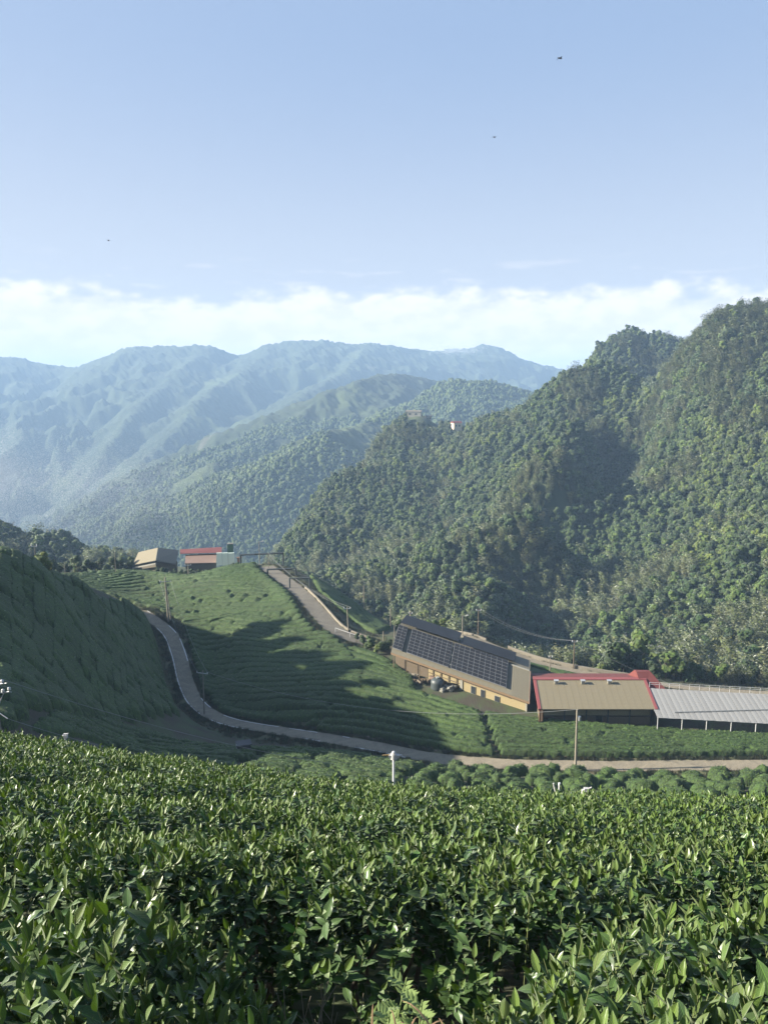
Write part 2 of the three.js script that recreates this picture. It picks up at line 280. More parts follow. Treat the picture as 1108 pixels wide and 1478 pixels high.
// ---------------------------------------------------------------- materials
const std = (name, r, g, b, o = {}) => { const m = new THREE.MeshStandardMaterial({ color: col(r, g, b), roughness: 0.85, ...o }); m.name = name; return m; };
const phys = (name, r, g, b, o = {}) => { const m = new THREE.MeshPhysicalMaterial({ color: col(r, g, b), roughness: 0.85, ...o }); m.name = name; return m; };
function dataTex(w, h, fn, srgb = true) {
  const d = new Uint8Array(w * h * 4);
  for (let j = 0; j < h; j++) for (let i = 0; i < w; i++) { const q = fn(i / w, j / h, i, j), k = (j * w + i) * 4; d[k] = clamp(q[0], 0, 255); d[k + 1] = clamp(q[1], 0, 255); d[k + 2] = clamp(q[2], 0, 255); d[k + 3] = 255; }
  const t = new THREE.DataTexture(d, w, h); t.wrapS = t.wrapT = THREE.RepeatWrapping; t.magFilter = THREE.LinearFilter; t.minFilter = THREE.LinearMipmapLinearFilter; t.generateMipmaps = true; if (srgb) t.colorSpace = THREE.SRGBColorSpace; t.needsUpdate = true; return t;
}
const wrapN = (u, v, f, s, o = 4) => { const a = u * Math.PI * 2, b = v * Math.PI * 2, r = f / (2 * Math.PI); return fbm(Math.cos(a) * r + s, Math.sin(a) * r + Math.cos(b) * r, Math.sin(b) * r + s * 2, o); };
const leafyBump = dataTex(256, 256, (u, v) => { const n = 128 + 210 * wrapN(u, v, 26, 3.3, 4); return [n, n, n]; }, false);
const leafyTint = dataTex(256, 256, (u, v) => { const n = wrapN(u, v, 30, 7.3, 4), m = wrapN(u, v, 7, 1.3, 3); const k = clamp(0.80 + n * 0.95 + m * 0.35, 0.3, 1.15); return [220 * k + 14 * m, 226 * k, 196 * k]; });
const teaMat = new THREE.MeshStandardMaterial({ color: col(0.064, 0.124, 0.018), vertexColors: true, roughness: 0.75, map: leafyTint, bumpMap: leafyBump, bumpScale: 0.10 }); teaMat.name = 'tea_foliage';
const tuftMat = phys('tea_tuft', 0.062, 0.122, 0.016, { roughness: 0.8, clearcoat: 0.25, clearcoatRoughness: 0.45, transmission: 0.25 });
const concreteTint = dataTex(256, 256, (u, v) => { const n = wrapN(u, v, 60, 2.3, 4), m = wrapN(u, v, 9, 9.3, 4), k = 0.9 + n * 0.22 + m * 0.16; return [232 * k, 226 * k, 214 * k]; });
const roadMat = new THREE.MeshStandardMaterial({ color: col(0.30, 0.272, 0.215), roughness: 0.92, map: concreteTint, bumpMap: leafyBump, bumpScale: 0.01 }); roadMat.name = 'worn_concrete';
const laneMat = roadMat.clone(); laneMat.color = col(0.205, 0.195, 0.172); laneMat.name = 'shade_greyed_concrete';  // road concrete copied and greyed: the lane shade is put into its colour
const paint = std('road_paint', 0.55, 0.55, 0.53, { roughness: 0.7 });
const concrete = new THREE.MeshStandardMaterial({ color: col(0.31, 0.29, 0.25), roughness: 0.9, map: concreteTint }); concrete.name = 'concrete';
const steel = std('galvanised_steel', 0.42, 0.43, 0.43, { roughness: 0.5, metalness: 0.5 });
const darkSteel = std('dark_steel', 0.035, 0.045, 0.048, { roughness: 0.55, metalness: 0.3 });
const porcelain = std('porcelain', 0.5, 0.5, 0.49, { roughness: 0.3 });
const whitePaint = std('white_paint', 0.38, 0.38, 0.37, { roughness: 0.6 });
const barkMat = std('bark', 0.085, 0.068, 0.050, { roughness: 0.95 });
const cableMat = std('cable', 0.16, 0.17, 0.17, { roughness: 0.6 });

// ---------------------------------------------------------------- the road surfaces
{
  function ribbon(pts, half0, half1, lift, keep = null, u0 = 0) {
    const pos = [], uv = [], idx = []; let s = 0, n = 0, prevOn = false;
    for (let i = 0; i < pts.length; i++) {
      const a = pts[Math.max(0, i - 1)], b = pts[Math.min(pts.length - 1, i + 1)], tx = b.x - a.x, tz = b.z - a.z, l = Math.hypot(tx, tz), nx = -tz / l, nz = tx / l;
      if (i) s += pts[i].distanceTo(pts[i - 1]);
      const on = !keep || keep(s, i);
      if (on) {
        for (const h of [half0, half1]) { pos.push(pts[i].x + nx * h, pts[i].y + lift, pts[i].z + nz * h); uv.push(h / 11, s / 11); }
        if (prevOn) idx.push(n - 2, n, n - 1, n - 1, n, n + 1);
        n += 2;
      }
      prevOn = on;
    }
    const g = new THREE.BufferGeometry(); g.setAttribute('position', new THREE.Float32BufferAttribute(pos, 3)); g.setAttribute('uv', new THREE.Float32BufferAttribute(uv, 2)); g.setIndex(idx); g.computeVertexNormals();
    return g;
  }
  const flip = (g) => { const n = g.attributes.normal; if (n.getY(0) < 0) { const i = g.index.array; for (let k = 0; k < i.length; k += 3) [i[k], i[k + 1]] = [i[k + 1], i[k]]; g.computeVertexNormals(); } return g; };
  for (const r of roads) {
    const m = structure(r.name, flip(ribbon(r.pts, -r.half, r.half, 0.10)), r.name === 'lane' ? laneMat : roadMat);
    m.userData.label = { road: 'narrow concrete road curving between the tea fields', lane: 'concrete lane climbing over the tea hill', track: 'concrete track running behind the barns' }[r.name];
    if (r.name === 'road') {
      // painted edge lines, worn away in stretches
      mesh('edge_line', flip(ribbon(r.pts, -r.half + 0.08, -r.half + 0.24, 0.106, (s) => s < 74 && noise(s * 0.21, 3.3) > -0.22)), paint, m);
      mesh('edge_line', flip(ribbon(r.pts, r.half - 0.24, r.half - 0.08, 0.106, (s) => s < 86 && noise(s * 0.16, 9.3) > -0.30)), paint, m);
    }
  }
  // low white wall along the lane, and the parapet of the track
  function wallAlong(name, pts, side, h, w, label) {
    const c = []; for (let i = 0; i < pts.length; i++) { const a = pts[Math.max(0, i - 1)], b = pts[Math.min(pts.length - 1, i + 1)], l = Math.hypot(b.x - a.x, b.z - a.z); c.push([pts[i], -(b.z - a.z) / l, (b.x - a.x) / l]); }
    const gs = []; for (let i = 0; i + 1 < c.length; i++) { const q = [c[i], c[i + 1]], P = (k, o, y) => V(q[k][0].x + q[k][1] * o, q[k][0].y + y, q[k][0].z + q[k][2] * o); const s0 = side, s1 = side + Math.sign(side) * w; gs.push(hexa([P(0, s0, -0.5), P(1, s0, -0.5), P(1, s1, -0.5), P(0, s1, -0.5), P(0, s0, h), P(1, s0, h), P(1, s1, h), P(0, s1, h)])); }
    return tag(mesh(name, mergeGeometries(gs), concrete), label, 'wall');
  }
  const lane = roads[1], tr = roads[2], side = (r, px) => { const p = r.pts[3], q = r.pts[4], nx = -(q.z - p.z); return (nx > 0 ? 1 : -1) * px; };
  wallAlong('parapet_wall', lane.pts.slice(Math.floor(lane.pts.length * 0.42), Math.floor(lane.pts.length * 0.98)), side(lane, 2.0), 0.55, 0.28, 'low pale wall along the outer edge of the lane on the tea hill');
  const tl = tr.pts.length;
  wallAlong('parapet_wall', tr.pts.slice(Math.floor(tl * 0.05), Math.floor(tl * 0.235)), side(tr, 1.3), 0.5, 0.3, 'short pale wall beside the track behind the black roofed barn');
  wallAlong('parapet_wall', tr.pts.slice(Math.floor(tl * 0.27), Math.floor(tl * 0.56)), side(tr, 1.4), 0.75, 0.35, 'long pale concrete wall beside the track below the forest');
}
// ---------------------------------------------------------------- tea rows on the slopes
const tuftGeo = (() => { // a spray of small leaves
  const R = rng(5), p = [], n = [];
  for (let i = 0; i < 9; i++) {
    const a = R() * 6.283, t = 0.25 + R() * 0.9, l = 0.07 + R() * 0.05, w = l * 0.24, d = V(Math.cos(a) * Math.sin(t), Math.cos(t), Math.sin(a) * Math.sin(t)), s = V(-Math.sin(a), 0, Math.cos(a)), o = V((R() - 0.5) * 0.16, R() * 0.05, (R() - 0.5) * 0.16);
    const A = o, B = o.clone().addScaledVector(d, l * 0.5).addScaledVector(s, w), C = o.clone().addScaledVector(d, l), D = o.clone().addScaledVector(d, l * 0.5).addScaledVector(s, -w);
    for (const q of [A, B, C, A, C, D]) { p.push(q.x, q.y, q.z); const m = d.clone().cross(s); if (m.y < 0) m.negate(); m.add(V(0, 0.6, 0)).normalize(); n.push(m.x, m.y, m.z); }
  }
  const g = new THREE.BufferGeometry(); g.setAttribute('position', new THREE.Float32BufferAttribute(p, 3)); g.setAttribute('normal', new THREE.Float32BufferAttribute(n, 3)); return g;
})();
const M4 = new THREE.Matrix4(), Q4 = new THREE.Quaternion(), E4 = new THREE.Euler(), C4 = new THREE.Color();
let tuftTotal = 0;
function hedge(name, line, width, height, seed, label, group, tufts = 0, step = 0.32, tone = 1) {
  // line: points on the plan; the bush rises from the land as a lumpy rounded bank, closed at both ends
  const c = new THREE.CatmullRomCurve3(line, false, 'centripetal'), len = c.getLength(), n = Math.max(6, Math.round(len / step)), pts = c.getSpacedPoints(n), K = 10;
  const mid = pts[Math.floor(n / 2)], o = V(mid.x, land(mid.x, mid.z), mid.z), pos = [], cl = [], uv = [], idx = [], R = rng(seed * 7919 + 13);
  const top = [];
  for (let i = 0; i <= n; i++) {
    const p = pts[i], a = pts[Math.max(0, i - 1)], b = pts[Math.min(n, i + 1)], l = Math.hypot(b.x - a.x, b.z - a.z) || 1, nx = -(b.z - a.z) / l, nz = (b.x - a.x) / l;
    const s = i / n * len, e = Math.min(s, len - s), end = Math.sqrt(clamp(e / (width * 0.55), 0, 1) * (2 - clamp(e / (width * 0.55), 0, 1)));
    const wob = 1 + 0.22 * noise(s * 0.42, seed * 3.1) + 0.12 * noise(s * 1.3, seed * 1.7, 4), hv = height * (1 + 0.16 * noise(s * 0.33, seed * 2.3, 9) + 0.12 * noise(s * 1.1, seed, 2));
    const dip = 1 - 0.45 * sstep(0.34, 0.52, noise(s * 0.55 + seed * 5.3, seed * 0.77, 6));
    const w = width * 0.5 * wob * (0.12 + 0.88 * end), h = hv * (0.08 + 0.92 * end) * dip;
    const tint = tone * (1 + 0.22 * noise(p.x / 6, p.z / 6, 2.2)), warm = 0.5 + 0.5 * noise(p.x / 9, p.z / 9, 8.8);
    for (let k = 0; k <= K; k++) {
      const t = k / K * 2 - 1, f = Math.sign(t) * Math.pow(Math.abs(t), 0.62), prof = Math.pow(Math.max(0, 1 - Math.pow(Math.abs(t), 3.2)), 0.75);
      let x = p.x + nx * f * w, z = p.z + nz * f * w; const j = 0.085;
      x += j * noise(x * 3.1, z * 3.1, seed) * 1.6; z += j * noise(x * 3.1, z * 3.1, seed + 40) * 1.6;
      const y = land(x, z) + (prof > 0 ? prof * h + 0.11 * noise(x * 2.3, z * 2.3, seed + 9) * prof + 0.05 * noise(x * 6, z * 6, 1) * prof : -0.06);
      pos.push(x - o.x, y - o.y, z - o.z); uv.push(s / 1.6, f * w / 1.6 + seed * 0.37); const q = tint * (1 + 0.18 * noise(x * 1.7, z * 1.7, 5)); cl.push(q * (0.92 + 0.16 * warm), q, q * (0.9 + 0.1 * warm));
      if (k > 1 && k < K - 1) top.push([x - o.x, y - o.y, z - o.z]);
    }
  }
  const W = K + 1;
  for (let i = 0; i < n; i++) for (let k = 0; k < K; k++) { const a = i * W + k; idx.push(a, a + 1, a + W, a + 1, a + W + 1, a + W); }
  const g = new THREE.BufferGeometry(); g.setAttribute('position', new THREE.Float32BufferAttribute(pos, 3)); g.setAttribute('uv', new THREE.Float32BufferAttribute(uv, 2)); g.setAttribute('color', new THREE.Float32BufferAttribute(cl, 3)); g.setIndex(idx); g.computeVertexNormals();
  if (g.attributes.normal.getY(Math.floor(n / 2) * W + K / 2) < 0) { for (let k = 0; k < idx.length; k += 3) [idx[k], idx[k + 1]] = [idx[k + 1], idx[k]]; g.setIndex(idx); g.computeVertexNormals(); }
  let root;
  if (tufts > 0) {
    root = thing(name, label, 'tea row', o, 0, group); mesh('bush_body', g, teaMat, root);
    const cnt = Math.round(len * width * tufts), im = shade(new THREE.InstancedMesh(tuftGeo, tuftMat, cnt)); im.name = 'leaf_tuft'; im.userData.kind = 'stuff'; tuftTotal += cnt;
    for (let i = 0; i < cnt; i++) { const q = top[Math.floor(R() * top.length)], s = 0.75 + R() * 0.8; E4.set((R() - 0.5) * 0.9, R() * 6.28, (R() - 0.5) * 0.9); M4.compose(V(q[0] + (R() - 0.5) * 0.3, q[1] - 0.03 + (R() - 0.5) * 0.05, q[2] + (R() - 0.5) * 0.3), Q4.setFromEuler(E4), V(s, s, s)); im.setMatrixAt(i, M4); const b = tone * (0.7 + R() * 0.6); im.setColorAt(i, C4.setRGB(b * (0.9 + R() * 0.35), b, b * (0.7 + R() * 0.4))); }
    root.add(im);
  } else { root = mesh(name, g, teaMat); root.position.copy(o); tag(root, label, 'tea row', group); }
  return root;
}
// a field: guide curves across it; rows are laid between them
function field(curves, counts, opt) {
  const cs = curves.map((c) => new THREE.CatmullRomCurve3(c.map((p) => at(...p)), false, 'centripetal'));
  let id = opt.seed;
  for (let q = 0; q + 1 < cs.length; q++) for (let r = 0; r < counts[q]; r++) {
    const t = (r + (opt.offset ?? 0.5)) / counts[q], line = [];
    for (let i = 0; i <= 24; i++) { const a = cs[q].getPoint(i / 24), b = cs[q + 1].getPoint(i / 24); line.push(a.lerp(b, t)); }
    const da = cs[q].getPoint(0.5).distanceTo(cs[q + 1].getPoint(0.5)) / counts[q];
    const width = Math.min(da * (opt.fill ?? 0.92), opt.most ?? 2.1);
    const L = new THREE.CatmullRomCurve3(line, false, 'centripetal'), len = L.getLength(), R = rng(id * 131 + 7);
    let cuts = [[0, len]];
    if (opt.clump) { cuts = []; let s = R() * 0.6; while (s < len) { const l = opt.clump * (0.62 + R() * 0.9); cuts.push([s, Math.min(len, s + l)]); s += l + (opt.gap ?? 0.25) * (0.3 + R()); } }
    else if (opt.breaks) { cuts = []; let s0 = 0; for (const b of opt.breaks) { const s = clamp(b + (R() - 0.5) * 0.012, 0, 1) * len; cuts.push([s0, s - 0.25]); s0 = s + 0.35; } cuts.push([s0, len]); }
    for (const [a, b] of cuts) {
      if (b - a < 0.9) continue;
      const m = Math.max(3, Math.ceil((b - a) / 2)), sub = []; for (let i = 0; i <= m; i++) { const p = L.getPointAt(clamp((a + (b - a) * i / m) / len, 0, 1)); const off = opt.wander ? (R() - 0.5) * opt.wander : 0; p.z += off; sub.push(p); }
      if (sub.some((p) => roadDistance(p.x, p.z) < width * 0.42)) { while (sub.length > 3 && roadDistance(sub[0].x, sub[0].z) < width * 0.42) sub.shift(); while (sub.length > 3 && roadDistance(sub.at(-1).x, sub.at(-1).z) < width * 0.42) sub.pop(); if (sub.length < 4 || sub.some((p) => roadDistance(p.x, p.z) < 0.15)) continue; }
      hedge(opt.name ?? 'tea_row', sub, width * (opt.clump ? 0.9 + R() * 0.25 : 1), (opt.height ?? 0.85) * (opt.clump ? 0.85 + R() * 0.35 : 1), id, opt.label, opt.group, opt.tufts ?? 0, opt.step ?? 0.34, (opt.tone ?? 1) * (0.93 + R() * 0.14)); id++;
    }
  }
}
// field between the road and the barns
field([[[440, 1052, 115], [520, 1066, 111.6], [600, 1080, 107.6], [690, 1093, 104.4], [780, 1097, 103.4], [870, 1098, 103], [960, 1097, 103], [1050, 1095, 103.3], [1190, 1094, 103.4]],
  [[440, 985, 132], [520, 986, 129.5], [600, 1004, 124.5], [690, 1026, 117], [770, 1043, 114.4], [870, 1051, 111.8], [960, 1053, 110.6], [1050, 1060, 108.8], [1190, 1068, 107]]], [9],
  { seed: 100, breaks: [0.40], tufts: 7, label: 'clipped tea row sweeping across the field between the road and the barns', group: 'tea rows in the field below the barns', height: 1.0, fill: 0.88, most: 2.2 });
// the sunlit hill
field([[[300, 1026, 130], [350, 1037, 123.6], [400, 1046, 118.6], [440, 1051, 115.2]], [[288, 985, 141.5], [360, 985, 136], [440, 985, 132], [530, 982, 131]], [[275, 945, 150], [340, 940, 148], [420, 945, 143], [505, 945, 142]],
  [[262, 900, 163], [330, 895, 161], [400, 905, 154], [455, 905, 154]], [[128, 862, 176], [260, 862, 175], [340, 855, 173], [425, 862, 166]], [[92, 850, 186], [200, 832, 203], [260, 835, 198], [330, 824, 187], [386, 830, 181]], [[86, 842, 202], [190, 828, 217], [250, 833, 211], [310, 832, 203], [388, 826, 186]]], [7, 6, 7, 7, 8, 5],
  { seed: 300, tufts: 3.5, label: 'tea row following the contour of the sunlit tea hill under the far barns', group: 'tea rows on the sunlit hill', step: 0.36, most: 2.0, fill: 0.84, height: 1.0 });
// below the barn's upper end
field([[[440, 985, 131.5], [500, 985, 130], [560, 993, 127.5], [600, 1003, 124.8]], [[505, 935, 144], [530, 943, 141.5], [560, 958, 137], [592, 982, 130]]], [6], { seed: 380, tufts: 4, label: 'short tea row beside the upper end of the black roofed barn', group: 'tea rows beside the black roofed barn', step: 0.4 });
// the shaded hill, rows run down the slope
field([[[-150, 790, 118], [-150, 900, 86], [-150, 1000, 71]], [[0, 790, 117], [0, 802, 107], [0, 900, 92], [0, 1000, 77], [0, 1050, 70]], [[112, 842, 131], [120, 848, 121], [120, 900, 115], [120, 1000, 97], [130, 1045, 90]], [[196, 884, 150], [200, 890, 141], [200, 960, 125], [205, 1010, 112], [210, 1040, 104]], [[214, 903, 155], [220, 915, 149], [234, 970, 139], [248, 1010, 126], [258, 1028, 119]]], [9, 8, 8, 4],
  { seed: 420, label: 'tea row running down the shaded slope beside the curving road', group: 'tea rows on the shaded slope', step: 0.36, fill: 0.80, most: 1.9, height: 1.2, clump: 7, gap: 0.45, tufts: 2.5, wander: 0.35 });
// at the foot of the shaded slope
field([[[40, 1062, 72], [160, 1082, 80], [260, 1100, 80], [330, 1112, 78]], [[150, 1050, 94], [230, 1060, 100], [300, 1070, 101], [360, 1073, 103], [420, 1077, 104]]], [12], { seed: 520, clump: 9, gap: 0.5, tufts: 4, label: 'tea row at the foot of the shaded slope under the road bend', group: 'tea rows at the foot of the shaded slope', fill: 0.9, wander: 0.3 });
field([[[330, 1116, 76], [420, 1126, 76], [500, 1136, 75], [575, 1146, 74.5]], [[420, 1078, 103], [480, 1084, 102], [540, 1091, 100.5], [612, 1103, 97.5]]], [14], { seed: 600, clump: 5, gap: 0.4, tufts: 7, label: 'uneven sunlit tea row on the slope under the road', group: 'tea rows on the slope under the road', fill: 0.92, wander: 0.5, height: 0.95 });
// the round clipped bushes under the straight of the road
field([[[585, 1150, 74], [760, 1156, 77], [900, 1160, 78], [1160, 1170, 78]], [[618, 1106, 96.6], [760, 1114, 96.3], [900, 1116, 95.8], [1160, 1115, 95.8]]], [6], { seed: 700, name: 'tea_bush', clump: 2.5, gap: 1.05, tufts: 10, step: 0.24, label: 'rounded clipped tea bush on the bank under the straight stretch of road', group: 'clipped tea bushes under the road', fill: 0.61, wander: 0.9, most: 2.4, height: 1.45 });
// beyond the lane
field([[[462, 866, 170], [500, 892, 161], [545, 914, 152.5]], [[448, 838, 188], [500, 870, 177], [562, 908, 161]]], [8], { seed: 900, label: 'tea row on the dark slope beyond the lane', group: 'tea rows beyond the lane', step: 0.45 });
// behind the barns
field([[[660, 935, 146], [740, 958, 142.5], [830, 982, 137]], [[665, 920, 150], [740, 944, 146.5], [850, 976, 140]]], [3], { seed: 930, label: 'low tea row on the strip between the barns and the track', group: 'tea rows behind the barns', step: 0.45, height: 0.5 });
// ---------------------------------------------------------------- trees
function crownGeo(seed, lobes, spread, tall, leaves, size, droop = 0) {
  const R = rng(seed), P = [], N = [], L = [], K = [];
  for (let i = 0; i < lobes; i++) { const a = R() * 6.283, r = Math.sqrt(R()) * spread * 0.62, h = tall * (0.30 + 0.62 * R()), k = 1 - 0.35 * (h / tall) ; L.push([V(Math.cos(a) * r * k, h, Math.sin(a) * r * k), (0.34 + 0.24 * R()) * spread * k]); }
  L.push([V(0, tall * 0.62, 0), spread * 0.55]);
  const gs = [];
  for (const [c, r] of L) {
    const g = new THREE.IcosahedronGeometry(r * 0.66, 1), p = g.attributes.position;
    for (let i = 0; i < p.count; i++) { const v = V(p.getX(i), p.getY(i), p.getZ(i)).multiplyScalar(1 + 0.25 * noise(p.getX(i) * 2.1 + seed, p.getY(i) * 2.1, p.getZ(i) * 2.1)); p.setXYZ(i, v.x + c.x, v.y * 0.85 + c.y, v.z + c.z); N.push(v.x / r, v.y / r, v.z / r); P.push(v.x + c.x, v.y * 0.85 + c.y, v.z + c.z); const k = 0.8; K.push(k, k, k); }
    for (let i = 0; i < leaves; i++) {
      const d = V(R() * 2 - 1, R() * 2 - 0.75, R() * 2 - 1).normalize(), o = c.clone().add(d.clone().multiplyScalar(r * (0.62 + 0.58 * R())).multiply(V(1, 0.88, 1)));
      const s = size * (0.6 + 0.8 * R()), a = V(R() - 0.5, R() - 0.5 - droop, R() - 0.5).cross(d).normalize(), b = d.clone().cross(a).addScaledVector(d, R() - 0.5).addScaledVector(V(0, -1, 0), droop).normalize();
      const q = [o.clone().addScaledVector(a, s), o.clone().addScaledVector(b, s * (1 + droop * 2)), o.clone().addScaledVector(a, -s), o.clone().addScaledVector(b, -s * 0.8)];
      const hue = 0.62 + 0.75 * R(), yel = 0.85 + 0.35 * R();
      for (const k of [0, 1, 2, 0, 2, 3]) { K.push(hue * yel, hue, hue * 0.9); P.push(q[k].x, q[k].y, q[k].z); const m = d.clone().multiplyScalar(0.8).add(V(R() - 0.5, R() - 0.4, R() - 0.5).multiplyScalar(0.7)).normalize(); N.push(m.x, m.y, m.z); }
    }
  }
  const g = new THREE.BufferGeometry(); g.setAttribute('position', new THREE.Float32BufferAttribute(P, 3)); g.setAttribute('normal', new THREE.Float32BufferAttribute(N, 3)); g.setAttribute('color', new THREE.Float32BufferAttribute(K, 3)); return g;
}
function plumeGeo(seed, culms, tall) { // a clump of bamboo: arching culms with hanging sprays
  const R = rng(seed), P = [], N = [], K = [];
  for (let i = 0; i < culms; i++) {
    const a = R() * 6.283, lean = 0.9 + 1.9 * R(), h = tall * (0.7 + 0.4 * R()), bx = (R() - 0.5) * 1.6, bz = (R() - 0.5) * 1.6;
    for (let k = 0; k < 34; k++) {
      const t = 0.22 + 0.78 * (k + R()) / 34, w = 0.75 * (1.15 - t * 0.7), o = V(bx + Math.cos(a) * lean * t * t * t + (R() - 0.5) * w, h * (t - 0.12 * t ** 4), bz + Math.sin(a) * lean * t * t * t + (R() - 0.5) * w);
      const l = 0.42 + 0.5 * R(), f = R() * 6.283, d = V(Math.cos(f) * 0.75, 0.55 - R(), Math.sin(f) * 0.75).normalize(), s = d.clone().cross(V(R() - 0.5, 1, R() - 0.5)).normalize().multiplyScalar(l * 0.17);
      const A = o.clone(), B = o.clone().addScaledVector(d, l * 0.5).add(s), C = o.clone().addScaledVector(d, l), D = o.clone().addScaledVector(d, l * 0.5).sub(s);
      const m = V(o.x - bx, 0.9, o.z - bz).normalize().add(V(R() - 0.5, R() - 0.5, R() - 0.5).multiplyScalar(0.9)).normalize();
      const hue = 0.65 + 0.7 * R();
      for (const q of [A, B, C, A, C, D]) { K.push(hue, hue, hue * 0.9); P.push(q.x, q.y, q.z); N.push(m.x, m.y, m.z); }
    }
  }
  const g = new THREE.BufferGeometry(); g.setAttribute('position', new THREE.Float32BufferAttribute(P, 3)); g.setAttribute('normal', new THREE.Float32BufferAttribute(N, 3)); g.setAttribute('color', new THREE.Float32BufferAttribute(K, 3)); return g;
}
const crownMat = phys('forest_leaves', 1, 1, 1, { roughness: 0.9, transmission: 0.22, vertexColors: true });
const CROWNS = [crownGeo(11, 7, 2.7, 6.0, 130, 0.30), crownGeo(12, 9, 3.2, 5.6, 120, 0.31), crownGeo(13, 6, 2.2, 7.4, 140, 0.28), crownGeo(14, 8, 3.0, 5.0, 120, 0.30), crownGeo(15, 7, 2.4, 5.6, 130, 0.27, 0.25)];
const PLUMES = [plumeGeo(21, 15, 7.6), plumeGeo(22, 13, 6.6), plumeGeo(23, 17, 7.0)];
const trunkGeo = (h, r, seed) => { const R = rng(seed), gs = [bar(V(0, -0.6, 0), V(0.1, h * 0.62, 0.05), r, 6, r * 0.6)]; for (let i = 0; i < 4; i++) { const a = i * 1.6 + R(); gs.push(bar(V(0.06, h * (0.35 + 0.07 * i), 0.03), V(Math.cos(a) * h * 0.26, h * (0.62 + 0.06 * i), Math.sin(a) * h * 0.26), r * 0.5, 5, r * 0.2)); } return mergeGeometries(gs); };
const TRUNKS = [trunkGeo(5.6, 0.2, 1), trunkGeo(5.2, 0.24, 2), trunkGeo(6.6, 0.2, 3), trunkGeo(4.6, 0.2, 4), trunkGeo(5.0, 0.18, 5)];
const CULMS = PLUMES.map((_, i) => { const R = rng(90 + i), gs = []; for (let k = 0; k < 9; k++) { const a = R() * 6.28, l = R() * 0.6; gs.push(bar(V((R() - 0.5) * 1.4, -0.5, (R() - 0.5) * 1.4), V(Math.cos(a) * l, 4.2, Math.sin(a) * l), 0.045, 5, 0.03)); } return mergeGeometries(gs); });
const culmMat = std('bamboo_culm', 0.16, 0.17, 0.06);
const GREENS = [[0.038, 0.072, 0.011], [0.028, 0.060, 0.011], [0.054, 0.092, 0.012], [0.024, 0.046, 0.012], [0.074, 0.108, 0.013], [0.044, 0.070, 0.013]];
const BAMBOO = [[0.072, 0.096, 0.020], [0.090, 0.100, 0.026], [0.062, 0.086, 0.018]];
const treeMats = GREENS.map((c, i) => phys('broadleaf_' + 'abcdef'[i], ...c, { roughness: 0.9, transmission: 0.22, vertexColors: true }));
const bambooMats = BAMBOO.map((c, i) => phys('bamboo_' + 'abc'[i], ...c, { roughness: 0.9, transmission: 0.25, vertexColors: true }));
